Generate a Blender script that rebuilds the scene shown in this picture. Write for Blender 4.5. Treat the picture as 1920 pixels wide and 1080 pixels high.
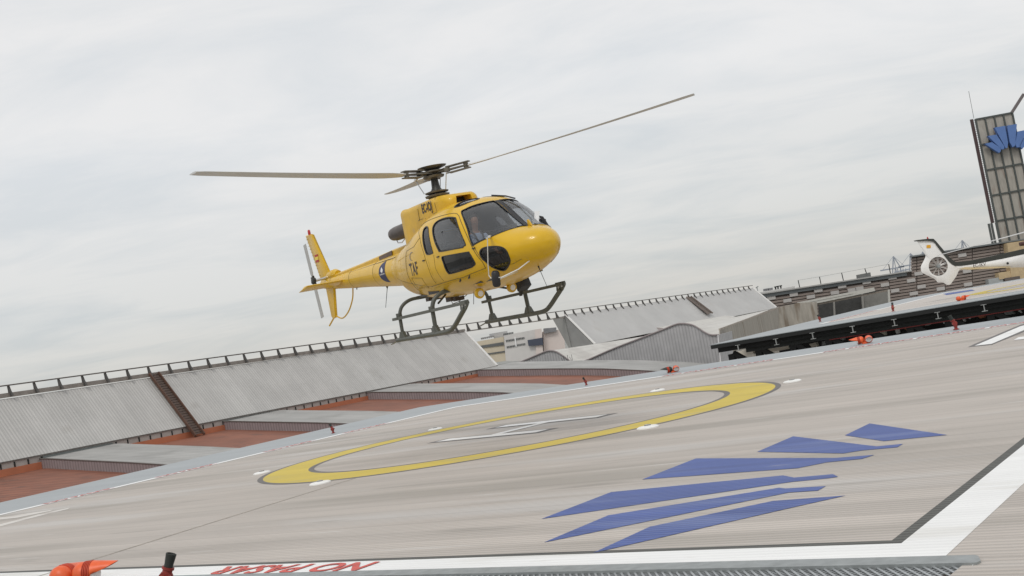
import bpy, bmesh, math, random
from mathutils import Vector, Matrix
random.seed(7)
R = math.radians
PI = math.pi
for o in list(bpy.data.objects): bpy.data.objects.remove(o)
scene = bpy.context.scene
COL = scene.collection

# ------------------------------------------------------------------ camera
CAM_H = 1.8333
PITCH, ROLL, FPX = 0.0475145, 0.1798712, 2245.0
_f = Vector((0, math.cos(PITCH), math.sin(PITCH)))
_r = Vector((1, 0, 0)); _u = _r.cross(_f)
CR = _r*math.cos(ROLL) - _u*math.sin(ROLL)
CU = _r*math.sin(ROLL) + _u*math.cos(ROLL)
CO = Vector((0, 0, CAM_H))
cd = bpy.data.cameras.new('camera'); cam = bpy.data.objects.new('camera', cd); COL.objects.link(cam)
cd.lens = 36*FPX/1920; cd.sensor_width = 36; cd.clip_start = 0.1; cd.clip_end = 30000
m3 = Matrix((CR, CU, -_f)).transposed().to_4x4(); m3.translation = CO; cam.matrix_world = m3
scene.camera = cam
scene.render.resolution_x = 1024; scene.render.resolution_y = 576

# ------------------------------------------------------------------ world: Nishita sky behind a broken white overcast
SUN_EL, SUN_AZ = R(52), R(200)      # azimuth measured clockwise from +Y
w = bpy.data.worlds.new("World"); scene.world = w; w.use_nodes = True
nt = w.node_tree; nt.nodes.clear()
N = nt.nodes.new; L = nt.links.new
sky = N('ShaderNodeTexSky'); sky.sky_type = 'NISHITA'; sky.sun_disc = False
sky.sun_elevation = SUN_EL; sky.sun_rotation = SUN_AZ
tc = N('ShaderNodeTexCoord'); sp = N('ShaderNodeSeparateXYZ'); L(tc.outputs['Generated'], sp.inputs[0])
za = N('ShaderNodeMath'); za.operation = 'ADD'; za.inputs[1].default_value = .12; L(sp.outputs[2], za.inputs[0])
zm = N('ShaderNodeMath'); zm.operation = 'MAXIMUM'; zm.inputs[1].default_value = .06; L(za.outputs[0], zm.inputs[0])
dv = N('ShaderNodeVectorMath'); dv.operation = 'DIVIDE'
cz = N('ShaderNodeCombineXYZ')
for i in range(3): L(zm.outputs[0], cz.inputs[i])
L(tc.outputs['Generated'], dv.inputs[0]); L(cz.outputs[0], dv.inputs[1])
mp = N('ShaderNodeMapping'); mp.inputs['Scale'].default_value = (1.0, 1.5, 0.0); mp.inputs['Rotation'].default_value = (0, 0, R(-12)); L(dv.outputs[0], mp.inputs[0])
n1 = N('ShaderNodeTexNoise'); n1.inputs['Scale'].default_value = 1.15; n1.inputs['Detail'].default_value = 9; n1.inputs['Roughness'].default_value = .58; n1.inputs['Distortion'].default_value = .5
L(mp.outputs[0], n1.inputs['Vector'])
cr = N('ShaderNodeValToRGB'); cr.color_ramp.elements[0].position = .33; cr.color_ramp.elements[1].position = .58
cr.color_ramp.elements[0].color = (.745, .77, .79, 1); cr.color_ramp.elements[1].color = (.87, .865, .86, 1)
L(n1.outputs['Fac'], cr.inputs['Fac'])
hz = N('ShaderNodeValToRGB'); L(sp.outputs[2], hz.inputs['Fac'])
e = hz.color_ramp.elements; e[0].position = .0; e[0].color = (.73, .715, .68, 1); e[1].position = .20; e[1].color = (1.0, 1.0, 1.0, 1)
k = hz.color_ramp.elements.new(.08); k.color = (.855, .86, .85, 1)
mu = N('ShaderNodeMix'); mu.data_type = 'RGBA'; mu.blend_type = 'MULTIPLY'; mu.inputs['Factor'].default_value = 1
L(cr.outputs['Color'], mu.inputs['A']); L(hz.outputs['Color'], mu.inputs['B'])
sc = N('ShaderNodeVectorMath'); sc.operation = 'SCALE'; sc.inputs['Scale'].default_value = 9.95; L(mu.outputs['Result'], sc.inputs[0])
mx = N('ShaderNodeMix'); mx.data_type = 'RGBA'; mx.inputs['Factor'].default_value = .93
L(sky.outputs[0], mx.inputs['A']); L(sc.outputs[0], mx.inputs['B'])
bg = N('ShaderNodeBackground'); bg.inputs['Strength'].default_value = .1; L(mx.outputs['Result'], bg.inputs['Color'])
wo = N('ShaderNodeOutputWorld'); L(bg.outputs[0], wo.inputs[0])
# sun, soft behind the cloud
sd = bpy.data.lights.new('sun', 'SUN'); sd.energy = 1.1; sd.angle = R(16); sd.color = (1, .965, .91)
so = bpy.data.objects.new('sun', sd); COL.objects.link(so)
sdir = Vector((math.sin(SUN_AZ)*math.cos(SUN_EL), math.cos(SUN_AZ)*math.cos(SUN_EL), math.sin(SUN_EL)))
so.rotation_euler = sdir.to_track_quat('Z', 'Y').to_euler()
scene.view_settings.view_transform = 'Standard'; scene.view_settings.look = 'None'
scene.view_settings.exposure = 0.0; scene.view_settings.gamma = 1

# ------------------------------------------------------------------ helpers: rays, planes
def ray(x, y): return CR*((x-960)/FPX) - CU*((y-540)/FPX) + _f
def at(x, y, Y): d = ray(x, y); return CO + d*(Y/d.y)
def G(x, y, z=0.0): d = ray(x, y); return CO + d*((z-CAM_H)/d.z)

# ------------------------------------------------------------------ materials
MATS = {}
def mat(name, color, rough=.6, metal=0., var=.12, vscale=1.5, stretch=(1, 1, 1), rot=0., bump=0., rib=None, spots=None, spec=.5, coat=0., coord='Object', second=None):
    """rib=(angle, period, depth, darken): rib lines that repeat across the direction at `angle`"""
    if name in MATS: return MATS[name]
    m = bpy.data.materials.new(name); m.use_nodes = True; t = m.node_tree; n = t.nodes; l = t.links
    b = n['Principled BSDF']; b.inputs['Roughness'].default_value = rough; b.inputs['Metallic'].default_value = metal
    b.inputs['Specular IOR Level'].default_value = spec
    if coat: b.inputs['Coat Weight'].default_value = coat; b.inputs['Coat Roughness'].default_value = .08
    c = n.new('ShaderNodeTexCoord'); mp = n.new('ShaderNodeMapping'); l.new(c.outputs[coord], mp.inputs[0])
    mp.vector_type = 'POINT'
    mp.inputs['Rotation'].default_value = (0, 0, -rot)
    m2 = n.new('ShaderNodeMapping'); m2.inputs['Scale'].default_value = stretch; l.new(mp.outputs[0], m2.inputs[0])
    nz = n.new('ShaderNodeTexNoise'); nz.inputs['Scale'].default_value = vscale; nz.inputs['Detail'].default_value = 6; nz.inputs['Roughness'].default_value = .6
    l.new(m2.outputs[0], nz.inputs['Vector'])
    rp = n.new('ShaderNodeValToRGB'); rp.color_ramp.elements[0].position = .3; rp.color_ramp.elements[1].position = .7
    d = second if second else tuple(x*(1-var) for x in color)
    rp.color_ramp.elements[0].color = (*d, 1); rp.color_ramp.elements[1].color = (*[min(1, x*(1+var*.6)) for x in color], 1)
    l.new(nz.outputs['Fac'], rp.inputs['Fac'])
    col = rp.outputs['Color']
    for spots in ((spots if isinstance(spots, list) else [spots]) if spots else []):   # (color, scale, threshold)
        sn = n.new('ShaderNodeTexNoise'); sn.inputs['Scale'].default_value = spots[1]; sn.inputs['Detail'].default_value = 3; l.new(m2.outputs[0], sn.inputs['Vector'])
        sr = n.new('ShaderNodeValToRGB'); sr.color_ramp.elements[0].position = spots[2]; sr.color_ramp.elements[1].position = spots[2]+.12; l.new(sn.outputs['Fac'], sr.inputs['Fac'])
        mm = n.new('ShaderNodeMix'); mm.data_type = 'RGBA'; l.new(sr.outputs['Color'], mm.inputs['Factor']); l.new(col, mm.inputs['A']); mm.inputs['B'].default_value = (*spots[0], 1); col = mm.outputs['Result']
    hgt = None
    if rib:
        ang, per, dep, dark = rib[:4]
        sx = n.new('ShaderNodeSeparateXYZ'); mr = n.new('ShaderNodeMapping'); mr.inputs['Rotation'].default_value = (0, 0, -ang); l.new(c.outputs[coord], mr.inputs[0]); l.new(mr.outputs[0], sx.inputs[0])
        a = n.new('ShaderNodeMath'); a.operation = 'MULTIPLY'; a.inputs[1].default_value = 2*PI/per; l.new(sx.outputs[rib[4] if len(rib) > 4 else 1], a.inputs[0])
        s = n.new('ShaderNodeMath'); s.operation = 'SINE'; l.new(a.outputs[0], s.inputs[0])
        q = n.new('ShaderNodeMapRange'); q.inputs['From Min'].default_value = -1; q.inputs['From Max'].default_value = 1; l.new(s.outputs[0], q.inputs['Value'])
        hgt = q.outputs[0]
        q2 = n.new('ShaderNodeMapRange'); q2.inputs['From Min'].default_value = 0; q2.inputs['From Max'].default_value = .45; q2.inputs['To Min'].default_value = 1-dark; q2.inputs['To Max'].default_value = 1; l.new(hgt, q2.inputs['Value'])
        mm = n.new('ShaderNodeMix'); mm.data_type = 'RGBA'; mm.blend_type = 'MULTIPLY'; mm.inputs['Factor'].default_value = 1
        l.new(col, mm.inputs['A']); l.new(q2.outputs[0], mm.inputs['B']); col = mm.outputs['Result']
        if len(rib) > 5:     # sheets or planks of slightly different tone, each `rib[5]` wide, with a thin dark joint
            axo = sx.outputs[rib[4]]
            dvn = n.new('ShaderNodeMath'); dvn.operation = 'DIVIDE'; dvn.inputs[1].default_value = rib[5]; l.new(axo, dvn.inputs[0])
            fl0 = n.new('ShaderNodeMath'); fl0.operation = 'FLOOR'; l.new(dvn.outputs[0], fl0.inputs[0])
            wn_ = n.new('ShaderNodeTexWhiteNoise'); wn_.noise_dimensions = '1D'; l.new(fl0.outputs[0], wn_.inputs['W'])
            mr2 = n.new('ShaderNodeMapRange'); mr2.inputs['To Min'].default_value = 1-rib[6]; mr2.inputs['To Max'].default_value = 1+rib[6]*.4; l.new(wn_.outputs['Value'], mr2.inputs['Value'])
            fr0 = n.new('ShaderNodeMath'); fr0.operation = 'FRACT'; l.new(dvn.outputs[0], fr0.inputs[0])
            gt = n.new('ShaderNodeMath'); gt.operation = 'LESS_THAN'; gt.inputs[1].default_value = .035; l.new(fr0.outputs[0], gt.inputs[0])
            sb = n.new('ShaderNodeMath'); sb.operation = 'MULTIPLY_ADD'; sb.inputs[1].default_value = -.22; l.new(gt.outputs[0], sb.inputs[0]); l.new(mr2.outputs[0], sb.inputs[2])
            m4 = n.new('ShaderNodeMix'); m4.data_type = 'RGBA'; m4.blend_type = 'MULTIPLY'; m4.inputs['Factor'].default_value = 1; l.new(col, m4.inputs['A']); l.new(sb.outputs[0], m4.inputs['B']); col = m4.outputs['Result']
        bp = n.new('ShaderNodeBump'); bp.inputs['Distance'].default_value = dep; bp.inputs['Strength'].default_value = .6; l.new(hgt, bp.inputs['Height']); l.new(bp.outputs[0], b.inputs['Normal'])
    elif bump:
        bp = n.new('ShaderNodeBump'); bp.inputs['Distance'].default_value = bump; l.new(nz.outputs['Fac'], bp.inputs['Height']); l.new(bp.outputs[0], b.inputs['Normal'])
    l.new(col, b.inputs['Base Color']); MATS[name] = m; return m

def glass_mat(name, tint, alpha, rough=.04):
    if name in MATS: return MATS[name]
    m = bpy.data.materials.new(name); m.use_nodes = True; t = m.node_tree; n = t.nodes; l = t.links; n.remove(n['Principled BSDF'])
    tr = n.new('ShaderNodeBsdfTransparent'); tr.inputs[0].default_value = (*tint, 1)
    gl = n.new('ShaderNodeBsdfGlossy'); gl.inputs['Roughness'].default_value = rough
    nz = n.new('ShaderNodeTexNoise'); nz.inputs['Scale'].default_value = 3
    fr = n.new('ShaderNodeLayerWeight'); fr.inputs['Blend'].default_value = .5
    pw = n.new('ShaderNodeMath'); pw.operation = 'POWER'; pw.inputs[1].default_value = 4.; l.new(fr.outputs['Facing'], pw.inputs[0])
    ad = n.new('ShaderNodeMath'); ad.operation = 'MULTIPLY_ADD'; ad.inputs[1].default_value = .7; ad.inputs[2].default_value = alpha; l.new(pw.outputs[0], ad.inputs[0])
    mx = n.new('ShaderNodeMixShader'); l.new(ad.outputs[0], mx.inputs[0]); l.new(tr.outputs[0], mx.inputs[1]); l.new(gl.outputs[0], mx.inputs[2])
    l.new(mx.outputs[0], n['Material Output'].inputs[0]); MATS[name] = m; return m

TH = R(-37.3)            # direction of the deck planks
deck_m = mat('deck_aluminium', (.51, .46, .415), .62, 0, .12, 1.0, (.16, 1.5, 1), TH, rib=(TH, .085, .012, .22, 1, .51, .07), spots=[((.385, .35, .31), .36, .53), ((.535, .505, .475), .42, .56), ((.34, .31, .275), 1.7, .64), ((.62, .60, .57), 2.6, .66), ((.25, .23, .21), 7.5, .76)], second=(.44, .40, .36))
apron_m = mat('apron_aluminium', (.335, .36, .372), .5, .1, .1, .6, (.3, 1.4, 1), TH)
white_p = mat('white_deck_paint', (.83, .83, .82), .6, 0, .06, 1.2, (.3, 2, 1), TH, rib=(TH, .085, .006, .05), spots=[((.70, .69, .66), .8, .56), ((.60, .57, .53), 6.0, .68)])
black_p = mat('black_deck_paint', (.085, .085, .075), .6, 0, .2, 3, (.3, 2, 1), TH, rib=(TH, .085, .01, .45))
yellow_p = mat('yellow_deck_paint', (.62, .475, .055), .6, 0, .12, .8, (.3, 1.6, 1), TH, rib=(TH, .085, .006, .08), spots=[((.50, .41, .13), 1.1, .58), ((.46, .42, .37), 5.0, .70)])
blue_p = mat('blue_deck_paint', (.068, .112, .335), .6, 0, .22, 1.4, (.25, 2.2, 1), TH, rib=(TH, .085, .008, .25), spots=[((.11, .155, .36), .9, .55), ((.26, .27, .38), 5.5, .68)])
greyb_p = mat('grey_border_paint', (.13, .12, .115), .6, 0, .15, 2, (.3, 2, 1), TH)
red_p = mat('red_deck_paint', (.60, .09, .07), .6, 0, .25, 6)
galv = mat('galvanised_steel', (.30, .32, .32), .5, .3, .2, 9)
dark_steel = mat('dark_steel', (.022, .025, .024), .6, .2, .3, 3)
rail_m = mat('grey_brown_rail_steel', (.15, .135, .125), .55, .3, .2, 4)
heli_y = mat('yellow_paint', (.70, .425, .010), .34, 0, .08, 1.6, spec=.35, coat=.3, spots=[((.58, .35, .015), 1.3, .60)])
heli_yb = mat('yellow_paint_worn', (.68, .41, .02), .42, 0, .12, 4, spec=.35, coat=.15, spots=[((.50, .33, .10), 2.6, .62)])
inner_m = mat('cabin_lining', (.13, .13, .13), .8, 0, .1, 5)
rub = mat('black_rubber', (.018, .018, .02), .5, 0, .1, 5)
gls = glass_mat('cabin_glass', (.80, .81, .82), .085)
gls_d = glass_mat('cabin_glass_side', (.42, .42, .43), .05)
skid_m = mat('skid_grey_paint', (.10, .105, .09), .45, .1, .2, 5)
hub_m = mat('rotor_head_metal', (.16, .145, .115), .45, .4, .35, 12)
hub_d = mat('rotor_head_dark', (.05, .05, .045), .5, .3, .3, 10)
blade_m = mat('blade_grey', (.42, .42, .41), .45, 0, .08, 2)
exh_m = mat('exhaust_steel', (.13, .11, .10), .45, .6, .3, 5)
chrome = mat('bare_metal', (.6, .6, .6), .25, .9, .1, 9)
mark_d = mat('dark_marking', (.05, .035, .03), .5, 0, .2, 8)
mark_b = mat('navy_marking', (.03, .035, .10), .5, 0, .1, 6)
mark_w = mat('white_marking', (.8, .8, .8), .5, 0, .05, 6)
mark_r = mat('red_marking', (.45, .03, .03), .5, 0, .1, 6)
mark_y = mat('yellow_marking', (.85, .65, .08), .5, 0, .1, 6)
white_h = mat('white_gloss_paint', (.80, .79, .77), .3, 0, .05, 1.5, coat=.4)
sand_h = mat('sand_paint', (.62, .50, .30), .4, 0, .1, 1.5)
black_h = mat('black_gloss_paint', (.03, .033, .028), .35, 0, .1, 2, coat=.3)
red_v = mat('red_valve_paint', (.25, .028, .02), .5, 0, .3, 20, bump=.002)
nozz = mat('black_nozzle', (.02, .024, .02), .55, 0, .2, 10)
brass = mat('brass_fitting', (.6, .42, .2), .35, .8, .2, 10)
orange = mat('orange_housing', (.82, .125, .03), .42, 0, .16, 6)
lens_m = mat('lamp_lens', (.80, .78, .74), .2, 0, .05, 5, coat=.6)

# ------------------------------------------------------------------ mesh helpers
def tag(o, label=None, cat=None, group=None, kind=None):
    if label: o['label'] = label
    if cat: o['category'] = cat
    if group: o['group'] = group
    if kind: o['kind'] = kind
    return o
class MB:
    def __init__(s): s.v = []; s.f = []; s.mi = []
    def add(s, vs, fs, mi=0):
        b = len(s.v); s.v += [Vector(v) for v in vs]; s.f += [[b+i for i in f] for f in fs]; s.mi += [mi]*len(fs); return s
    def box(s, a, b, mi=0):
        x0, x1 = sorted((a[0], b[0])); y0, y1 = sorted((a[1], b[1])); z0, z1 = sorted((a[2], b[2]))
        return s.add([(x0, y0, z0), (x1, y0, z0), (x1, y1, z0), (x0, y1, z0), (x0, y0, z1), (x1, y0, z1), (x1, y1, z1), (x0, y1, z1)],
                     [(3, 2, 1, 0), (4, 5, 6, 7), (0, 1, 5, 4), (1, 2, 6, 5), (2, 3, 7, 6), (3, 0, 4, 7)], mi)
    def prism(s, poly, d, mi=0):
        """polygon of 3-D points swept along vector d"""
        n = len(poly); d = Vector(d); p = [Vector(q) for q in poly]
        nr = Vector((0, 0, 0))
        for i in range(n): nr += p[i].cross(p[(i+1) % n])
        if nr.dot(d) > 0: p = p[::-1]
        fs = [list(range(n)), list(range(2*n-1, n-1, -1))] + [[(i+1) % n, i, n+i, n+(i+1) % n] for i in range(n)]
        return s.add(p+[q+d for q in p], fs, mi)
    def bar(s, a, b, w, h=None, up=(0, 0, 1), mi=0):
        a = Vector(a); b = Vector(b); h = h or w; d = (b-a).normalized(); u = Vector(up)
        if abs(d.dot(u)) > .98: u = Vector((1, 0, 0))
        sx = d.cross(u).normalized()*w/2; uy = sx.cross(d).normalized()*h/2
        vs = [a-sx-uy, a+sx-uy, a+sx+uy, a-sx+uy, b-sx-uy, b+sx-uy, b+sx+uy, b-sx+uy]
        return s.add(vs, [(0, 1, 2, 3), (7, 6, 5, 4), (1, 0, 4, 5), (2, 1, 5, 6), (3, 2, 6, 7), (0, 3, 7, 4)], mi)
    def tube(s, pts, r, n=10, mi=0, caps=True):
        pts = [Vector(p) for p in pts]; rs = r if isinstance(r, (list, tuple)) else [r]*len(pts)
        d0 = (pts[1]-pts[0]).normalized(); u = d0.orthogonal().normalized(); vs = []; fs = []
        for i, p in enumerate(pts):
            d = (pts[min(i+1, len(pts)-1)]-pts[max(i-1, 0)]).normalized()
            u = (u-d*u.dot(d)).normalized(); v = d.cross(u)
            for k in range(n):
                a = 2*PI*k/n; vs.append(p+u*math.cos(a)*rs[i]+v*math.sin(a)*rs[i])
        for i in range(len(pts)-1):
            for k in range(n): k2 = (k+1) % n; fs.append((i*n+k, i*n+k2, (i+1)*n+k2, (i+1)*n+k))
        if caps: fs += [tuple(range(n-1, -1, -1)), tuple(range((len(pts)-1)*n, len(pts)*n))]
        return s.add(vs, fs, mi)
    def lathe(s, prof, c=(0, 0, 0), ax=(0, 0, 1), n=24, mi=0):
        ax = Vector(ax).normalized(); c = Vector(c)
        return s.tube([c+ax*z for r, z in prof], [max(r, .0005) for r, z in prof], n, mi) if all(prof[i][1] < prof[i+1][1] for i in range(len(prof)-1)) else s._lathe(prof, c, ax, n, mi)
    def _lathe(s, prof, c, ax, n, mi):
        u = ax.orthogonal().normalized(); v = ax.cross(u); vs = []; fs = []
        for r, z in prof:
            for k in range(n): a = 2*PI*k/n; vs.append(c+ax*z+(u*math.cos(a)+v*math.sin(a))*max(r, .0005))
        for i in range(len(prof)-1):
            for k in range(n): k2 = (k+1) % n; fs.append((i*n+k, i*n+k2, (i+1)*n+k2, (i+1)*n+k))
        fs += [tuple(range(n-1, -1, -1)), tuple(range((len(prof)-1)*n, len(prof)*n))]
        return s.add(vs, fs, mi)
    def grid(s, rows, mi=0, closed=False):
        nr, nc = len(rows), len(rows[0]); vs = [p for r in rows for p in r]; fs = []
        for i in range(nr-1):
            for j in range(nc if closed else nc-1):
                j2 = (j+1) % nc; fs.append((i*nc+j, i*nc+j2, (i+1)*nc+j2, (i+1)*nc+j))
        return s.add(vs, fs, mi)
    def build(s, name, mats, parent=None, smooth=False, fix=True):
        me = bpy.data.meshes.new(name); me.from_pydata([tuple(v) for v in s.v], [], s.f)
        if not isinstance(mats, (list, tuple)): mats = [mats]
        for m in mats: me.materials.append(m)
        me.polygons.foreach_set('material_index', s.mi)
        if fix:
            bm = bmesh.new(); bm.from_mesh(me); bmesh.ops.recalc_face_normals(bm, faces=bm.faces); bm.to_mesh(me); bm.free()
        if smooth: smooth_mesh(me)
        me.update(); o = bpy.data.objects.new(name, me); COL.objects.link(o)
        if parent: o.parent = parent
        return o
def smooth_mesh(me, ang=38):
    bm = bmesh.new(); bm.from_mesh(me)
    for f in bm.faces: f.smooth = True
    for e in bm.edges:
        if len(e.link_faces) == 2 and e.calc_face_angle(0) > R(ang): e.smooth = False
    bm.to_mesh(me); bm.free()
def empty(name, loc=(0, 0, 0), rz=0):
    o = bpy.data.objects.new(name, None); COL.objects.link(o); o.location = loc; o.rotation_euler = (0, 0, rz); o.empty_display_size = .3
    return o
def children(o): return [c for c in bpy.data.objects if c.parent == o]
def copy_tree(o, parent=None):
    c = o.copy(); COL.objects.link(c); c.parent = parent
    for ch in children(o): copy_tree(ch, c)
    return c
def text_mesh(body, size, bold=0.0, shear=0., sx=1.):
    """flat triangulated lettering in its own x/y plane, centred"""
    cu = bpy.data.curves.new('lettering', 'FONT'); cu.body = body; cu.size = size; cu.align_x = 'CENTER'; cu.align_y = 'CENTER'; cu.offset = bold; cu.shear = shear; cu.resolution_u = 3
    o = bpy.data.objects.new('lettering', cu); COL.objects.link(o); bpy.context.view_layer.update()
    me = bpy.data.meshes.new_from_object(o.evaluated_get(bpy.context.evaluated_depsgraph_get()))
    vs = [(v.co.x*sx, v.co.y) for v in me.vertices]; fs = [list(p.vertices) for p in me.polygons]
    bpy.data.objects.remove(o); bpy.data.meshes.remove(me); return vs, fs

# ================================================================== GROUND AND FAR SETTING
g = MB(); S = 14000
g.add([(-S, -S, -14), (S, -S, -14), (S, S, -14), (-S, S, -14)], [(0, 1, 2, 3)])
tag(g.build('ground', mat('city_ground', (.30, .30, .28), .9, 0, .35, .02)), kind='structure')

# ================================================================== LANDING DECK (the near platform)
A = Vector((math.cos(TH), math.sin(TH), 0)); B = Vector((-A.y, A.x, 0))
def isect(p, q, r_, s_):
    d1 = q-p; d2 = s_-r_; den = d1.x*d2.y-d1.y*d2.x; t = ((r_.x-p.x)*d2.y-(r_.y-p.y)*d2.x)/den; return p+d1*t
V3 = lambda x, y, z=0.: Vector((x, y, z))
# outer edge of the white line, from surveyed points on each of its four sides
L1 = (V3(-7.60, 16.1), V3(2.43, 7.80)); L2 = (V3(2.43, 7.80), V3(3.79, 9.78))
L3 = (V3(-14.05, 30.6), V3(-2.83, 46.2-1.9)); L4 = (V3(-2.84, 44.25), V3(6.74, 37.25))
L3 = (V3(-10.45, 33.95), V3(-2.90, 44.2))
Q = [isect(*L1, *L3), isect(*L1, *L2), isect(*L2, *L4), isect(*L3, *L4)]    # left, near, right, far corners
def inset(quad, d):
    c = sum(quad, Vector())/len(quad); n = len(quad); lines = []
    for i in range(n):
        a, b = quad[i], quad[(i+1) % n]; t = (b-a).normalized(); nr = V3(-t.y, t.x)
        if nr.dot(c-a) < 0: nr = -nr
        lines.append((a+nr*d, b+nr*d))
    return [isect(*lines[i-1], *lines[i]) for i in range(n)]
def up(p, z): return Vector((p.x, p.y, z))
OUT = [up(p, 0) for p in inset(Q, -5.2)]
# far edge of the smooth apron as surveyed
aL = (G(0, 942), G(460, 837.5)); aF = (G(1340, 679.5), G(1920, 591.7))
OUT[3] = isect(aL[0], aL[1], aF[0], aF[1]); OUT[0] = isect(aL[0], aL[1], Q[0]-(Q[1]-Q[0]), Q[1]); OUT[2] = isect(aF[0], aF[1], OUT[1], OUT[2])
# ribbed deck: the marked square plus the ribbed strip right of the white line and beside the net
near_R = Q[1] + A*.18
deck_poly = [Q[0], near_R, near_R - B*9.0, near_R - B*9.0 + A*9, OUT[2] + A*2, Q[2], Q[3]]
d = MB(); d.prism([up(p, -.32) for p in deck_poly], (0, 0, .32))
tag(d.build('landing_deck', deck_m), kind='structure')
# smooth blue-grey apron on the two far sides
ap = MB()
apoly = [Q[0], Q[3], Q[2], OUT[2] + A*2, OUT[2], OUT[3], OUT[0]]
ap.prism([up(p, -.30) for p in (Q[0], Q[3], OUT[3], OUT[0])], (0, 0, .296)); ap.prism([up(p, -.30) for p in (Q[3], Q[2], OUT[2], OUT[3])], (0, 0, .296))
tag(ap.build('deck_apron', apron_m), kind='structure')
# steel under the deck
us = empty('deck_substructure'); tag(us, 'dark steel beams and columns carrying the near landing deck', 'steel structure')
for i, (p, q) in enumerate(((OUT[0], OUT[3]), (OUT[3], OUT[2]), (Q[0], Q[1]))):
    m = MB(); c = Vector((0, 25, 0)); n_ = ((p+q)/2-c).normalized()*-.5
    m.bar(up(p+n_, -.75), up(q+n_, -.75), .3, .85); m.build('edge_beam', dark_steel, us)
    for k in range(6):
        t = (k+.5)/6; x = p.lerp(q, t)+n_*2; mm = MB(); mm.bar(up(x, -14), up(x, -1.18), .35); mm.build('column', dark_steel, us)
# --- painted lines
def band(quad, o1, o2, z, name, m, label, kind='structure'):
    a = inset(quad, o1) if o1 else quad; b = inset(quad, o2); mb = MB()
    for i in range(4):
        j = (i+1) % 4; mb.add([up(a[i], z), up(a[j], z), up(b[j], z), up(b[i], z)], [(0, 1, 2, 3)])
    o = mb.build(name, m); tag(o, kind=kind); return o
band(Q, 0.0, .42, .002, 'deck_white_line', white_p, '')
band(Q, .42, .52, .002, 'deck_black_line', black_p, '')
CC = Vector((-.398, 26.557, 0))
def ring(r0, r1, z, name, m):
    mb = MB(); n = 160; vs = []; fs = []
    for i in range(n):
        a = 2*PI*i/n; vs += [CC+V3(r0*math.cos(a), r0*math.sin(a), z), CC+V3(r1*math.cos(a), r1*math.sin(a), z)]
    for i in range(n): j = (i+1) % n; fs.append((2*i, 2*i+1, 2*j+1, 2*j))
    mb.add(vs, fs); tag(mb.build(name, m), kind='structure')
ring(5.62, 5.74, .004, 'circle_outer_border', greyb_p); ring(4.66, 5.62, .004, 'yellow_circle_marking', yellow_p); ring(4.535, 4.66, .004, 'circle_inner_border', greyb_p)
def flat(polys, z, name, m):
    mb = MB()
    for p in polys: mb.add([(q[0], q[1], z) for q in p], [list(range(len(p)))])
    tag(mb.build(name, m), kind='structure')
# letter H in the circle
ha = Vector((.66, -.751, 0)); hb = Vector((.751, .66, 0)); hc = V3(-.38, 26.62)
def rect(c, a, b, la, lb): return [c-a*la-b*lb, c+a*la-b*lb, c+a*la+b*lb, c-a*la+b*lb]
flat([rect(hc-hb*.88, ha, hb, 1.72, .19), rect(hc+hb*.88, ha, hb, 1.72, .19), rect(hc, ha, hb, .19, .69)], .008, 'letter_h_marking', white_p)
flat([rect(hc-hb*.88, ha, hb, 1.92, .30), rect(hc+hb*.88, ha, hb, 1.92, .30)], .004, 'letter_h_border', greyb_p)
# blue fan of six leaves
LEAF = [[(3.74, 14.97), (4.28, 15.75), (4.45, 13.36), (3.87, 13.8)],
 [(2.62, 14.92), (3.29, 15.86), (3.69, 13.47), (3.93, 13.29), (3.81, 13.11), (3.49, 13.36), (3.29, 13.39)],
 [(1.11, 14.28), (1.92, 15.38), (3.14, 13.15), (3.48, 12.85), (3.31, 12.73), (2.98, 12.94), (2.66, 12.9)],
 [(-.13, 12.6), (.69, 13.68), (2.43, 12.57), (2.48, 12.29), (2.82, 12.05), (2.81, 11.82), (2.72, 11.84), (2.41, 12.03)],
 [(-.13, 11.12), (.54, 12.03), (2.22, 11.81), (2.26, 11.69), (2.58, 11.4), (2.46, 11.23), (2.23, 11.42)],
 [(.27, 10.15), (.84, 10.93), (2.01, 11.11), (2.58, 10.7), (2.16, 10.61)]]
flat(LEAF, .004, 'blue_fan_marking', blue_p)
# half-seen characters near the left and right corners
def gp(l): return [G(x, y) for x, y in l]
c_ = lambda ox, oy, s_, l: [(ox+a/s_, oy+b/s_) for a, b in l]
rs1 = c_(1780, 590, 10.8, [(510, 637), (1440, 240), (2000, 110), (2000, 250), (1512, 318), (860, 597)])
rs2 = c_(1780, 590, 10.8, [(1300, 522), (1400, 465), (2000, 380), (2000, 430), (1512, 500)])
flat([gp(rs1), gp(rs2)], .008, 'right_character_marking', white_p)
flat([gp(c_(1780, 590, 10.8, [(375, 660), (500, 600), (1440, 205), (2000, 70), (2000, 300), (1512, 350), (860, 612)]))], .004, 'right_character_border', greyb_p)
ls = [c_(0, 900, 6, [(-300, 470), (0, 422), (200, 395), (600, 335), (560, 352), (200, 425), (0, 447), (-300, 500)]),
      c_(0, 900, 6, [(-300, 590), (0, 500), (500, 372), (790, 312), (760, 330), (500, 392), (0, 525), (-300, 620)])]
flat([gp(l) for l in ls], .004, 'left_character_marking', mat('worn_white_deck_paint', (.66, .63, .59), .6, 0, .12, 1.2, (.3, 2, 1), TH, spots=[((.48, .44, .40), 1.5, .55)]))
# transverse joint in the planks
jp = [G(120, 1066), G(220, 1031), G(320, 1006), G(383, 989), G(482, 960), G(600, 916), G(720, 880)]
ja, jb = jp[0], jp[-1]; jd = (jb-ja).normalized(); jn = V3(-jd.y, jd.x)
flat([[ja-jd*2-jn*.035, jb+jn*-.02, jb+jn*.02, ja-jd*2+jn*.035]], .003, 'deck_joint', mat('joint_seal', (.36, .32, .27), .8, 0, .3, 3))
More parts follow.
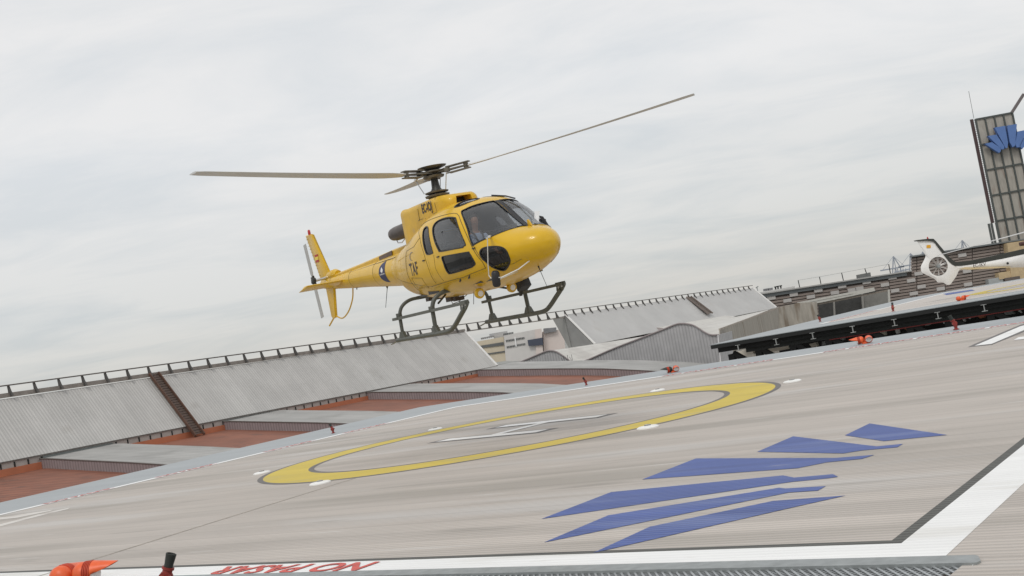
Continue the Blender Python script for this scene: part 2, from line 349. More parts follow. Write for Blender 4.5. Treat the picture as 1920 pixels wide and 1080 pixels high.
# red lettering on the white line, readable from inside the deck
def deck_text(body, size, c, dirv, z, name='deck_lettering', sx=1., lab=None):
    vs, fs = text_mesh(body, size, .012, 0, sx); dv_ = dirv.normalized(); uv = Vector((-dv_.y, dv_.x, 0)); mb = MB()
    mb.add([c+dv_*x+uv*y+Vector((0, 0, z)) for x, y in vs], fs); o = mb.build(name, red_p, fix=False); tag(o, kind='structure'); return o
dn = (Q[1]-Q[0]).normalized(); nn = Vector((-dn.y, dn.x, 0))
t0 = G(365, 1076); t1 = G(722, 1064)
tcn = isect(t0, t0+nn, Q[0], Q[1]).lerp(isect(t1, t1+nn, Q[0], Q[1]), .5) + nn*.205
deck_text('NO PASAR', .46, tcn, -dn, .009, sx=1.12)
for (a_, b_, fr) in ((Q[3], Q[2], (.40, .475, .62, .70, .78, .86)), (Q[0], Q[3], (.12, .36, .50, .66, .80))):
    dd = (b_-a_).normalized()
    for t in fr:
        inn = V3(dd.y, -dd.x)*.21
        deck_text('NO PASAR', .42, a_.lerp(b_, t)+inn, dd if True else -dd, .009)

# --- flush lights round the circle
def flush_light():
    r0 = empty('flush_light'); m = MB(); m.lathe([(.20, 0), (.20, .018), (.16, .038), (.08, .046), (.0, .048)], n=20); m.build('housing', mat('white_cast_housing', (.82, .82, .80), .35, 0, .06, 8), r0, True)
    m = MB(); m.lathe([(.06, .04), (.06, .062), (.0, .065)], n=12); m.build('lens', mat('dark_lens', (.25, .25, .24), .2, 0, .1, 8), r0, True)
    return r0
fl = flush_light()
fll = {51: 'white flush light on deck just beyond the yellow circle, upper right of the letter H', 111: 'white flush light at far side of yellow circle, left of the letter H', 171: 'white flush light left of the yellow circle tip, farther of that pair',
       231: 'white flush light on near side of yellow circle at its left end', 291: 'white flush light on near side of yellow circle, closest to blue fan marking', 351: 'white flush light beyond the right end of the yellow circle'}
for i, a in enumerate((51, 111, 171, 231, 291, 351)):
    o = fl if i == 0 else copy_tree(fl)
    o.location = CC+V3(6.0*math.cos(R(a+1.5)), 6.0*math.sin(R(a+1.5)), 0); o.rotation_euler.z = R(a*3)
    tag(o, fll[a], 'light', 'white flush lights around the yellow circle')

# --- safety net frame along the near edge
nf = empty('net_frame'); tag(nf, 'grey galvanised frame with expanded metal grating along the near deck edge', 'grating')
e1 = Q[1] - nn*.02 + dn*.20; e0 = Q[0]
m = MB(); m.prism([up(e1-dn*14, -.04), up(e1, -.04), up(e1+dn*.035-nn*.03, -.04), up(e1+dn*.09-nn*.15, -.04), up(e1+dn*.08-nn*.20, -.04), up(e1-dn*14-nn*.20, -.04)], (0, 0, .055))
m.bar(up(e1+dn*.065-nn*.20, -.03), up(e1+dn*.065-nn*1.3, -.03), .03, .04)
m.build('kerb', galv, nf)
m = MB(); cell = .062
W_ = 1.1; n0 = e1+dn*.05-nn*.20; zz = -.01
for i in range(int(14/cell)):
    p = n0-dn*(i*cell)
    for sgn in (1, -1):
        q0 = p; q1 = p - nn*W_ + dn*sgn*W_*.85
        if (q1-n0).dot(dn) > 0: 
            t = (n0-q0).dot(dn)/((q1-q0).dot(dn)); q1 = q0.lerp(q1, max(t, .02))
        m.bar(up(q0, zz+sgn*.004), up(q1, zz+sgn*.003), .016, .007)
m.build('grating', mat('expanded_metal', (.40, .42, .43), .4, .5, .2, 9), nf)
m = MB(); m.prism([up(n0, -.25), up(n0-dn*14, -.25), up(n0-dn*14-nn*1.2, -.25), up(n0-nn*1.2, -.25)], (0, 0, .05)); m.build('shade_backing', mat('under_grating_shade', (.06, .065, .065), .8, 0, .3, 3), nf)  # dark sheet below the grating, its colour painted to read as shade

flat([[tuple(G(*p)[:2]) for p in ((1822, 1051), (1834, 1051.5), (1823, 1062))]], .002, 'white_corner_chip', white_p)
# --- fire monitors (red valve body, black nozzle)
def monitor():
    r0 = empty('fire_monitor')
    m = MB(); m.lathe([(.075, 0), (.075, .018), (.042, .02), (.036, .07), (.05, .072), (.05, .095), (.034, .10), (.034, .13)], n=16)
    m.tube([(0, 0, .12), (.005, 0, .16), (.03, 0, .19)], [.045, .05, .042], 14); m.lathe([(.058, -.045), (.06, -.03), (.06, .03), (.058, .045)], (.01, 0, .155), (0, 1, 0), 14)
    m.build('valve_body', red_v, r0, True)
    m = MB(); m.lathe([(.05, 0), (.052, .02), (.044, .024), (.044, .05), (.055, .055), (.055, .075)], (.02, 0, .175), (.38, 0, .92), 14); m.build('collar', red_v, r0, True)
    m = MB(); m.lathe([(.040, .075), (.040, .10), (.046, .175), (.048, .195), (.040, .198), (.030, .16)], (.02, 0, .175), (.38, 0, .92), 16); m.build('nozzle', nozz, r0, True)
    m = MB(); m.tube([(0, -.05, .15), (0, -.095, .16)], .008, 8); m.lathe([(.03, 0), (.03, .01)], (0, -.09, .158), (0, 1, .1), 12); m.build('handwheel', brass, r0, True)
    return r0
mon = monitor(); GM = 'red fire monitors around the landing decks'
ml = [(G(314, 1116), R(0), 1.12, 'red fire monitor with black nozzle at the bottom edge, by the red lettering'),
      (G(625, 812), R(150), .9, 'small red fire monitor on the far apron, left of the yellow circle'),
      (G(1099.5, 722), R(200), .8, 'small red fire monitor on the far apron below the curved wall hump'),
      (G(1793, 618), R(170), 1.2, 'red fire monitor leaning left in front of the dark girders, right side'),
      (G(1538, 603), R(120), 1.15, 'tiny red fire monitor at left end of the far elevated deck'),
      (G(1675, 584), R(60), 1.3, 'red fire monitor on the near edge of the far elevated deck')]
for i, (p, rz, s_, lb) in enumerate(ml):
    o = mon if i == 0 else copy_tree(mon); o.location = up(p, 0); o.rotation_euler = (0, 0, rz); o.scale = (s_,)*3; tag(o, lb, 'fire monitor', GM)
# --- orange twin-headed floodlights
def head(m_h, m_r, m_l, s_):
    """one lamp head pointing along s_*x: round housing, ribbed collar, slanted visor"""
    ax = (s_, 0, -.04); c0 = Vector((-.06, 0, .15))
    m_h.lathe([(.02, -.06), (.085, -.045), (.125, .0), (.137, .05), (.13, .09)], c0, ax, 20)
    for k in range(5): m_r.lathe([(.125, .09+k*.02), (.142, .093+k*.02), (.142, .103+k*.02), (.125, .106+k*.02)], c0, ax, 20)
    A_ = Vector(ax).normalized(); B_ = Vector((0, 1, 0)); C_ = A_.cross(B_)*s_
    rows = []
    for i in range(7):
        t = i/6; row = []
        for k in range(21):
            a = -PI/2+PI*1*k/20; 
            a = -.62*PI + 1.24*PI*k/20
            ln = .19+.30*t*max(0, math.cos(a))**.8 if t else .19
            rr = .138*(1-.25*t)
            row.append(c0+A_*ln+(C_*-1*math.cos(a)*-1+B_*math.sin(a))*rr)
        rows.append(row)
    m_h.grid(rows)
    m_l.lathe([(.118, .19), (.10, .215), (.0, .225)], c0, ax, 18)
def flood():
    r0 = empty('floodlight'); b_ = MB(); b_.box((-.10, -.09, 0), (.10, .09, .05)); b_.bar((0, 0, .04), (0, 0, .10), .08); b_.bar((-.14, 0, .10), (.14, 0, .10), .06)
    b_.build('base', orange, r0)
    for ang, ox in ((180, -.13), (-95, .15)):
        h = MB(); r_ = MB(); l_ = MB(); head(h, r_, l_, 1)
        Mx = Matrix.Translation((ox, 0, 0)) @ Matrix.Rotation(R(ang), 4, 'Z')
        for q in (h, r_, l_): q.v = [Mx @ v for v in q.v]
        ho = h.build('lamp_head', orange, r0, True, fix=False); r_.build('cooling_fins', mat('orange_fins', (.55, .06, .02), .5, 0, .1, 6), ho, True); l_.build('lens', lens_m, ho, True)
    return r0
fo = flood(); GF = 'orange floodlights around the landing decks'
for i, (p, rz, s_, lb) in enumerate([(G(142, 1103), R(172), 1.0, 'orange floodlight cut by the bottom edge at the left corner'),
      (G(1262, 698), R(5), .75, 'orange floodlight on the far apron with its dark visor turned left'),
      (G(1622, 644), R(-8), .82, 'orange twin floodlight in front of the dark girders with pale lens'),
      (G(1803, 563.5), R(175), .85, 'orange twin floodlight on the far elevated deck, under the white helicopter tail')]):
    o = fo if i == 0 else copy_tree(fo); o.location = up(p, 0); o.rotation_euler = (0, 0, rz); o.scale = (s_,)*3; tag(o, lb, 'floodlight', GF)
    if i == 1:
        hd = [c for c in children(o) if c.name.startswith('lamp_head')][0]; hd.data = hd.data.copy(); hd.data.materials[0] = nozz

# ================================================================== ROOFS BEHIND THE DECK (frame: E along the ridge, NN down the slope, towards the deck)
_e = ray(2475, 372.7); E_ = Vector((_e.x, _e.y, 0)).normalized(); NN = Vector((E_.y, -E_.x, 0))
T0 = at(0, 745, 100); T0.z = 0
def loc(a, o, z): return T0 + E_*a + NN*o + Vector((0, 0, z))
slab_m = mat('ribbed_white_roof', (.50, .49, .47), .6, 0, .10, .35, (1, 1, 1), math.atan2(E_.y, E_.x), rib=(math.atan2(E_.y, E_.x), .31, .04, .20, 0, 1.24, .05), spots=[((.41, .395, .37), .25, .66), ((.30, .24, .18), 2.4, .76)])
slab_p = mat('plain_roof_sheet', (.47, .465, .455), .6, 0, .10, .25, spots=[((.43, .415, .39), .2, .66), ((.33, .27, .2), 2.0, .77)])
trim_m = mat('pale_trim', (.72, .71, .69), .5, 0, .05, 1)
strip_m = mat('curved_roof_grey', (.37, .365, .35), .6, 0, .14, .3, spots=[((.30, .295, .28), .4, .58)], rib=(math.atan2(E_.y, E_.x), .6, .03, .15, 0, 1.2, .07))
fasc_m = mat('mauve_fascia', (.27, .225, .23), .6, 0, .1, .8, rib=(math.atan2(NN.y, NN.x), .34, .03, .3, 0))
terra_m = mat('terracotta_roof', (.275, .105, .062), .65, 0, .2, .35, spots=[((.20, .085, .055), .5, .58)], rib=(math.atan2(E_.y, E_.x), .5, .03, .3, 0, 2.0, .12))
terra_w = mat('terracotta_wall', (.46, .16, .08), .7, 0, .12, .8)
wall_m = mat('clerestory_panel', (.42, .40, .375), .6, 0, .15, 1)
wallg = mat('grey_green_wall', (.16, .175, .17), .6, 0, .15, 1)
rust = mat('rusty_steel', (.12, .065, .045), .7, .2, .3, 3)
ZT, ZB = 5.05, -.1
def slab(a0, a1, name, label, cat, m, zend=None):
    r0 = empty(name, loc(a0, 3.2, 0)); inv = Vector(r0.location)
    tag(r0, label, cat)
    def P(a, o, z): return loc(a, o, z)-inv
    mb = MB()
    zt0, zt1 = (5.22, 4.72) if a0 < 50 else (4.92, 4.5)
    zb0, zb1 = (.12, -.30) if a0 < 50 else (-.05, -.05)
    n_ = 10
    for i in range(n_):
        t0_, t1_ = i/n_, (i+1)/n_
        aa, ab = a0+(a1-a0)*t0_, a0+(a1-a0)*t1_
        za, zb_ = zt0+(zt1-zt0)*t0_, zt0+(zt1-zt0)*t1_; ba, bb = zb0+(zb1-zb0)*t0_, zb0+(zb1-zb0)*t1_
        mb.add([P(aa, 0, za), P(ab, 0, zb_), P(ab, 4.0, bb), P(aa, 4.0, ba), P(aa, -.25, za-.12), P(ab, -.25, zb_-.12), P(ab, 3.85, bb-.06), P(aa, 3.85, ba-.06)],
               [(0, 3, 2, 1), (4, 5, 6, 7), (0, 1, 5, 4), (2, 3, 7, 6)] + ([(0, 4, 7, 3)] if i == 0 else []) + ([(1, 2, 6, 5)] if i == n_-1 else []))
    mb.build('roof_slab', m, r0)
    t = MB(); t.bar(P(a1 if a0 < 50 else a0, -.02, (zt1 if a0 < 50 else zt0)+.05), P(a1 if a0 < 50 else a0, 4.02, (zb1 if a0 < 50 else zb0)+.05), .38, .16); t.build('edge_trim', trim_m, r0)
    t = MB(); t.bar(P(a0, 4.06 if a0 < 50 else 3.8, zb0-.05 if a0 < 50 else zb0-.3), P(a1, 4.06 if a0 < 50 else 3.8, zb1-.05 if a0 < 50 else zb1-.3), .05, .10); t.build('gutter_edge', rail_m, r0)
    bw = MB(); bw.prism([P(a0, -.5, zt0-.2), P(a1, -.5, zt1-.2), P(a1, -.5, -6), P(a0, -.5, -6)], NN*.12); bw.build('back_wall', wall_m, r0)
    return r0, P
sl1, P1 = slab(-30, 65.6, 'clerestory_roof', 'long sloping pale ribbed roof wing on the left with a rusty ladder', 'roof wing', slab_m)
# strip of panels and dark posts under the slab
pn = MB(); pn.prism([P1(-30, 3.93, -.62), P1(65.6, 3.93, -.85), P1(65.6, 3.93, -.38), P1(-30, 3.93, .02)], NN*-.1); pn.build('panel_strip', wall_m, sl1)
po = MB()
for k in range(0, 80):
    a = -29+k*1.22
    if a > 65: break
    po.bar(P1(a, 3.96, -.66-.0026*a), P1(a, 3.96, 0.0-.0055*(a+30)), .10)
po.build('panel_posts', dark_steel, sl1)
ow = MB(); ow.prism([P1(-30, 3.9, -1.5), P1(65.6, 3.9, -1.5), P1(65.6, 3.9, -.80), P1(-30, 3.9, -.50)], NN*.22); ow.build('terracotta_wall', terra_w, sl1)
# ladders lying on the slabs
def ladder(a, w_, zt, zb, ext, lb, bed=(.06, .04, .033)):
    r0 = empty('roof_ladder', loc(a, 0, zt)); inv = Vector(r0.location); tag(r0, lb, 'ladder')
    d_ = (loc(a, 4.0, zb)-loc(a, 0, zt)); nrm = E_.cross(d_).normalized()
    if nrm.z < 0: nrm = -nrm
    e_ = d_*(1+ext)
    for s_ in (0, 1):
        m = MB(); o_ = E_*w_*s_+nrm*.22; m.bar(o_, o_+e_, .12, .26, nrm); m.build('stringer', rust if a < 50 else mat('dull_brown_steel', (.19, .155, .14), .7, 0, .2, 2), r0)
    m = MB(); m.prism([nrm*.08, E_*w_+nrm*.08, E_*w_+nrm*.08+e_*.97, nrm*.08+e_*.97], nrm*.05); m.build('tread_bed', mat('dark_rust_%d' % int(a), bed, .8, 0, .3, 4), r0)
    m = MB()
    for k in range(26): p = e_*((k+.5)/27); m.bar(p+nrm*.17, p+E_*w_+nrm*.17, .06, .04)
    m.build('treads', mat('worn_treads', (.22, .17, .13), .6, .2, .3, 6), r0)
ladder(15.3, 1.05, 5.22, .02, .24, 'rusty brown ladder lying on the left sloping roof', (.10, .07, .06))
ladder(130.5, 1.7, 4.62, .55, -.12, 'brown ladder lying on the farther sloping roof', (.26, .23, .21))
# second wing beyond the gap
sl2, P2 = slab(90.5, 160.0, 'far_clerestory_roof', 'farther pale sloping roof wing right of the gap, with triangular grey end wall', 'roof wing', slab_p)
m = MB(); m.prism([P2(90.5, -.1, 4.75), P2(90.5, 4.0, -.2), P2(90.5, .3, -1.2)], -E_*.25); m.build('end_wall', mat('end_wall_grey', (.22, .22, .215), .6, 0, .1, .8), sl2)
m = MB(); m.prism([P2(90.3, -2.1, 4.75), P2(90.3, -.1, 4.75), P2(90.3, .3, -1.2)], -E_*.2); m.build('end_fin', mat('end_fin_grey', (.24, .24, .23), .6, 0, .1, .8), sl2)
m = MB(); m.bar(P2(160.1, -.02, 4.55), P2(160.1, 4.02, 0.0), .5, .2); m.build('edge_trim', trim_m, sl2)
# gallery railing along the ridge: beams, rail and tapered brackets
gal = empty('ridge_railing', loc(0, 0, 5)); gi = Vector(gal.location); tag(gal, 'long grey railing with tapered brackets along the ridge of the sloping roofs', 'railing')
def ztop(a): return 5.24-.0072*(a+0)+(0 if a < 66 else .0)
def PG(a, o, z): return loc(a, o, z)-gi
m = MB(); m.bar(PG(-30, .1, ztop(-30)+.92), PG(160, .1, ztop(160)+.92), .11, .11); m.build('handrail', rail_m, gal)
m = MB(); m.bar(PG(-30, .03, ztop(-30)+.10), PG(65.6, .03, ztop(65.6)+.10), .1, .38); m.bar(PG(65.6, -.1, ztop(65.6)-.02), PG(91, -.1, ztop(91)-.02), .3, .14); m.bar(PG(91, -.02, ztop(91)+.1), PG(152, -.02, ztop(152)+.1), .1, .14); m.build('kick_beam', mat('weathered_beam', (.27, .245, .22), .7, 0, .25, 1.5), gal)
a = -29.0+.82; cnt = 0
pr = None
while a < 160 and cnt < 80:
    z = ztop(a)
    if pr is None:
        m = MB(); m.prism([Vector((0, 0, 0)) + NN*.5*0, NN*.55, NN*.30+Vector((0, 0, .45)), NN*.12+Vector((0, 0, .92)), NN*-.02+Vector((0, 0, .92)), NN*.02+Vector((0, 0, .5))], E_*.16)
        pr = m.build('bracket', mat('bracket_grey', (.085, .08, .075), .6, .2, .2, 4), gal); pr.location = PG(a, -.12, z-.02)
    else:
        c = pr.copy(); COL.objects.link(c); c.location = PG(a, -.12, z-.02)
    cnt += 1; a += 2.42

# curved roofs stepping below the wing: profile z(o)
PRO = [(3.2, -.28), (5, -.42), (8, -.80), (12, -1.30), (15.6, -1.75), (19, -2.22), (22, -2.65), (27.7, -3.67), (34, -5.0), (42, -7.0), (52, -10), (60, -13)]
def prof(o):
    for (a, za), (b, zb_) in zip(PRO, PRO[1:]):
        if a <= o <= b: return za+(zb_-za)*(o-a)/(b-a)
    return PRO[-1][1]
OS = [3.2, 4, 5, 6, 7, 8, 9, 10, 11, 12, 13, 14, 15, 16, 17, 18, 19, 20, 21, 22, 24, 26, 28, 31, 34, 38, 42, 47, 52, 60]
ST = [-20.2, .1, 19.8, 40.5, 61.1]
lbs = ['', 'grey curved roof strip with mauve side wall, nearest at far left', 'grey curved roof strip with mauve side wall, second from the left', 'grey curved roof strip with mauve side wall, third from the left, behind the yellow circle', 'grey curved roof strip with mauve side wall, farthest, below the corrugated hump']
for i, a0 in enumerate(ST):
    a1 = a0+7.3 if i < 4 else a0+9
    if i > 0:
        r0 = empty('curved_roof_strip', loc(a0, 3.2, 0)); inv = Vector(r0.location); tag(r0, lbs[i], 'roof', 'grey curved roof strips between the terracotta roofs')
        m = MB(); m.grid([[loc(a0, o, prof(o))-inv for o in OS], [loc(a1, o, prof(o))-inv for o in OS]]); m.build('roof_skin', strip_m, r0)
        for aa in (a0, a1):
            m = MB(); m.grid([[loc(aa, o, prof(o)-.02)-inv for o in OS], [loc(aa, o, prof(o)-.95)-inv for o in OS]]); m.build('side_wall', fasc_m, r0)
        m = MB(); m.tube([loc(a0, o, prof(o)+.0)-inv for o in OS], .06, 6); m.build('edge_flashing', rail_m, r0)
        if i < 4:
            m = MB(); m.prism([loc(a0+.3, 4.03, -.45)-inv, loc(a1-.2, 4.03, -.45)-inv, loc(a1-.2, 4.03, -.02-.0055*(a1+30))-inv, loc(a0+.3, 4.03, .0-.0055*(a0+30))-inv], NN*-.05); m.build('grey_green_window', wallg, r0)  # grey-green pane where the strip meets the roof wing
    b0 = a0+7.3; b1 = ST[i+1] if i < 4 else None
    if b1:
        lt = ['terracotta ribbed roof at the far left below the sloping wing', 'terracotta ribbed roof left of centre, second from the left', 'terracotta ribbed roof behind the yellow circle, third from the left', 'narrow terracotta ribbed roof farthest right, below the mauve band']
        m = MB(); m.grid([[loc(b0-.05, o, prof(o)-.80) for o in OS], [loc(b1+.05, o, prof(o)-.80) for o in OS]]); o_ = m.build('terracotta_roof', terra_m); tag(o_, lt[i], 'roof', 'terracotta roofs between the grey curved strips')

# undulating roofs with corrugated end walls, beyond the fourth strip
WV = [(-14, -2.2), (-8, -1.6), (-3, -.95), (-.56, -.80), (2.43, -.30), (4.9, .18), (6.07, .32), (7.17, .06), (8.15, -.66), (9.09, -1.5), (9.69, -1.85), (11.5, -1.75), (15.6, -.88), (20.0, -.11), (23.2, .45), (24.9, .78), (25.9, .80), (27.2, .46), (28.05, -.1), (28.74, -.7), (29.6, -1.2), (31.0, -1.35)]
WA = 75.03
wr = empty('undulating_roof', loc(WA, 10, -3)); wi = Vector(wr.location); tag(wr, 'pale undulating roof with grey corrugated end wall forming two humps', 'roof')
cor = mat('corrugated_grey', (.46, .455, .46), .5, .1, .12, .7, rib=(math.atan2(NN.y, NN.x), .42, .04, .24, 0))
def smooth_poly(pts, n=6):
    out = []
    for i in range(len(pts)-1):
        p0 = pts[max(i-1, 0)]; p1 = pts[i]; p2 = pts[i+1]; p3 = pts[min(i+2, len(pts)-1)]
        for k in range(n):
            t = k/n; out.append(tuple(.5*((2*p1[j])+(-p0[j]+p2[j])*t+(2*p0[j]-5*p1[j]+4*p2[j]-p3[j])*t*t+(-p0[j]+3*p1[j]-3*p2[j]+p3[j])*t**3) for j in range(len(p1))))
    out.append(tuple(pts[-1])); return out
SW = smooth_poly(WV, 5)
m = MB(); m.grid([[loc(WA, o, z)-wi for o, z in SW], [loc(WA, o, -9)-wi for o, z in SW]]); m.build('corrugated_wall', cor, wr)
DEP = 84
W0 = loc(WA+.3, 31.4, 0); W1 = loc(160.6, 4.3, 0); wd = (W1-W0).normalized(); wn = Vector((-wd.y, wd.x, 0))
def WPt(x, y, o=0.):
    d = ray(x, y); b = W0+wn*o; t = (b-CO).dot(wn)/d.dot(wn); return CO+d*t
zA = WPt(1350, 617).z; zB = WPt(1460, 576.5).z
def wave_z(o):
    for (a, za), (b, zb_) in zip(SW, SW[1:]):
        if a <= o <= b: return za+(zb_-za)*(o-a)/max(b-a, 1e-6)
    return SW[-1][1]
rows = []
for t in (0, .015, .03, .05, .07, .095, .12, .16, .2, .3, .42, .55, .7, .85, 1):
    om = 31.0-27.5*t; s_ = min(1, t*2.6); row = []; ez = zA+(zB-zA)*t-.02; bz = ez*min(1, t*4+.35)
    for o, z in SW:
        o2 = min(o, om); z2_ = wave_z(o2); zz_ = z2_*(1-s_)+ez*s_; wg = min(1, (om-o2)/7); wg = wg*wg*(3-2*wg); ft = min(1, t*12)*(1-wg); row.append(loc(WA+DEP*t, o2, zz_*(1-ft)+ez*ft)-wi)
    rows.append(row)
m = MB(); m.grid(rows); m.build('roof_skin', mat('pale_roof_skin', (.56, .545, .51), .6, 0, .06, .3, rib=(math.atan2(NN.y, NN.x), .8, .02, .07, 0), spots=[((.48, .46, .43), .25, .56)]), wr, True)
m = MB(); m.tube([loc(WA-.1, o, z+.02)-wi for o, z in SW], .10, 6); m.build('edge_flashing', mat('mauve_trim', (.30, .26, .26), .6, 0, .1, 1), wr)
# vertical posts at the valley
for k, x in enumerate((1071, 1083, 1094)):
    m = MB(); b_ = loc(WA-3, 10.0+k*.62, -1.75); m.bar(b_, b_+Vector((0, 0, 1.15)), .05); m.bar(b_+Vector((0, 0, .02)), b_-NN*.35+Vector((0, 0, .9)), .03)
    tag(m.build('vent_mast', dark_steel), ['thin dark mast in the roof valley, left of three', 'thin dark mast in the roof valley, middle of three', 'thin dark mast in the roof valley, right of three'][k], 'mast', 'thin masts in the roof valley')
# second, farther roof hump seen in the gap
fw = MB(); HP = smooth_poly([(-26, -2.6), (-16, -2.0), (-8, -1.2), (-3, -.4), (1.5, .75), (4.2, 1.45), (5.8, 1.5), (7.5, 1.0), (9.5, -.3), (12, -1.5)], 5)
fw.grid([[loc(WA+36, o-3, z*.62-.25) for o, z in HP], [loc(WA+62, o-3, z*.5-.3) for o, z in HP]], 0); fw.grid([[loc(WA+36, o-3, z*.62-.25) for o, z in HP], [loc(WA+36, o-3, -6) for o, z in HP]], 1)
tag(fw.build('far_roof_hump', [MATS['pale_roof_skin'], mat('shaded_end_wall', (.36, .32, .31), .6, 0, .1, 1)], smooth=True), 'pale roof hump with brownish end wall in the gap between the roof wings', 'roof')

# ================================================================== FAR BUILDING IN THE GAP
FY = 330
fb = empty('distant_building', at(960, 655, FY)); fi = Vector(fb.location); tag(fb, 'distant cream and grey block with window rows seen through the gap', 'building')
cb = lambda l: [(840+a/7.385, 590+b/7.385) for a, b in l]
def fpart(name, pts, m, Y, dep, parent=None):
    mb = MB(); mb.prism([at(x, y, Y)-fi for x, y in cb(pts)], (0, dep, 0)); return mb.build(name, m, parent or fb)
cream = mat('cream_render', (.58, .51, .39), .8, 0, .08, .3); pale = mat('pale_grey_render', (.60, .58, .56), .8, 0, .06, .3); pale2 = mat('pinkish_render', (.66, .58, .54), .8, 0, .06, .3)
win = mat('hazed_window_glass', (.13, .135, .135), .3, 0, .25, .4); navy = mat('navy_panel', (.06, .07, .10), .6, 0, .1, .3); roofk = mat('roof_plant_grey', (.22, .22, .23), .7, 0, .3, .5)  # window glass lightened, distance haze put into its colour
fpart('cream_wing', [(250, 400), (770, 305), (800, 640), (380, 700)], cream, FY, 20)
fpart('window_band', [(380, 440), (768, 378), (775, 422), (400, 470)], win, FY-.25, .5); fpart('window_band', [(480, 545), (785, 500), (788, 520), (500, 560)], win, FY-.25, .5)
fpart('grey_wing', [(772, 290), (1205, 205), (1240, 640), (800, 640)], pale, FY-1, 20)
for (x0, y0) in ((800, 352), (938, 328), (812, 438), (950, 412)):
    for k in range(6):
        xx = x0+k*20.5; yy = y0-k*3.4; fpart('window', [(xx, yy), (xx+14, yy-2.5), (xx+17, yy+22), (xx+3, yy+25)], win, FY-1.2, .4)
fpart('pier', [(920, 318), (936, 315), (952, 440), (938, 443)], mark_w, FY-1.25, .4)
fpart('corner_tower', [(1205, 205), (1295, 192), (1325, 640), (1225, 640)], pale2, FY-1.5, 20)
fpart('navy_panel', [(1100, 352), (1308, 318), (1318, 420), (1115, 435)], navy, FY-2.0, .4)
fpart('east_wing', [(1318, 232), (1600, 200), (1640, 640), (1330, 640)], pale2, FY+1, 20)
fpart('rooftop_plant', [(1325, 190), (1500, 175), (1500, 232), (1330, 262)], roofk, FY, 6)
for k in range(7): fpart('rooftop_unit', [(452+k*26, 322-k*5), (474+k*26, 318-k*5), (474+k*26, 342-k*5), (458+k*26, 345-k*5)], roofk, FY+4, 3)
fpart('rooftop_plant', [(570, 268), (820, 225), (825, 300), (640, 330), (630, 290), (575, 300)], mat('rooftop_screen', (.42, .42, .42), .7, 0, .2, .5), FY+6, 5)
for k in range(6): fpart('rooftop_unit', [(765+k*24, 262-k*4), (785+k*24, 258-k*4), (785+k*24, 285-k*4), (765+k*24, 290-k*4)], win, FY+2, 3)

# ================================================================== FAR ELEVATED DECK
z2 = 0.
PA = G(1330, 647); PB = G(1922, 548.5); nd = (PB-PA).normalized(); pl_ = V3(.57, .82).normalized()
PC = PA+pl_*34.5; PE = PA+nd*36; PD = PE+pl_*34.5
fd = MB(); fd.prism([up(p, -.035) for p in (PA, PE, PD, PC)], (0, 0, .035)); tag(fd.build('far_landing_deck', apron_m), kind='structure')
iq = inset([PA, PE, PD, PC], 4.2); mb = MB(); mb.add([up(p, .004) for p in iq], [(0, 1, 2, 3)])
tag(mb.build('far_deck_surface', mat('far_deck_planks', (.50, .46, .42), .62, 0, .1, .5, (.2, 1.5, 1), TH)), kind='structure')
band(iq, 0, .4, .008, 'far_deck_line', white_p, '')
dd = nd
for t in (.10, .17, .25, .33): 
    deck_text('NO PASAR', .42, iq[0].lerp(iq[3], t)+nd*.22, -pl_, .012, 'far_deck_lettering')
C2 = (PA+PE+PD+PC)/4
def ring2(r0, r1, z, name, m):
    mb = MB(); n = 96; vs = []; fs = []
    for i in range(n):
        a = 2*PI*i/n; vs += [C2+V3(r0*math.cos(a), r0*math.sin(a), z), C2+V3(r1*math.cos(a), r1*math.sin(a), z)]
    for i in range(n): j = (i+1) % n; fs.append((2*i, 2*i+1, 2*j+1, 2*j))
    mb.add(vs, fs); tag(mb.build(name, m), kind='structure')
C2 = G(1912, 540.5) + V3(4.2, 2.6)
ring2(4.66, 5.62, .010, 'far_yellow_circle', yellow_p)
fb_ = [G(x, y) for x, y in [(1768, 551), (1822, 543), (1828, 545), (1775, 553.5)]]
flat([[tuple(p[:2]) for p in fb_]], .010, 'far_blue_marking', blue_p)
# girders under the far deck
gs = empty('far_deck_girders', up(PA, 0)); gsi = Vector(gs.location); tag(gs, 'black steel girders and braces under the far elevated deck', 'steel structure')
def PP(t, o, z): return PA+nd*t+pl_*o+Vector((0, 0, z))-gsi
def PX(x, y, o):      # point of the view ray on the vertical plane o metres inside the deck edge
    d = ray(x, y); nrm_ = Vector((-nd.y, nd.x, 0)); b = PA+pl_*o; t = (b-CO).dot(nrm_)/d.dot(nrm_); return CO+d*t-gsi
blk = mat('black_edge_steel', (.010, .011, .011), .7, 0, .3, 1)
m = MB(); m.prism([PP(.05, .02, -.24), PP(36, .02, -.24), PP(36, .02, -.038), PP(.05, .02, -.038)], pl_*.12); m.prism([PP(.2, .5, -.50), PP(36, .5, -.50), PP(36, .5, -.038), PP(.2, .5, -.038)], pl_*.2); m.build('edge_beam', blk, gs)
m = MB(); m.prism([PP(1.5, 1.0, -.74), PP(36, 1.0, -.74), PP(36, 1.0, -.038), PP(1.5, 1.0, -.038)], pl_*.3); m.build('main_girder', mat('dark_girder_paint', (.026, .03, .029), .6, .1, .3, 2), gs)
gbe = mat('galvanised_beam_end', (.42, .43, .42), .45, .2, .2, 5)
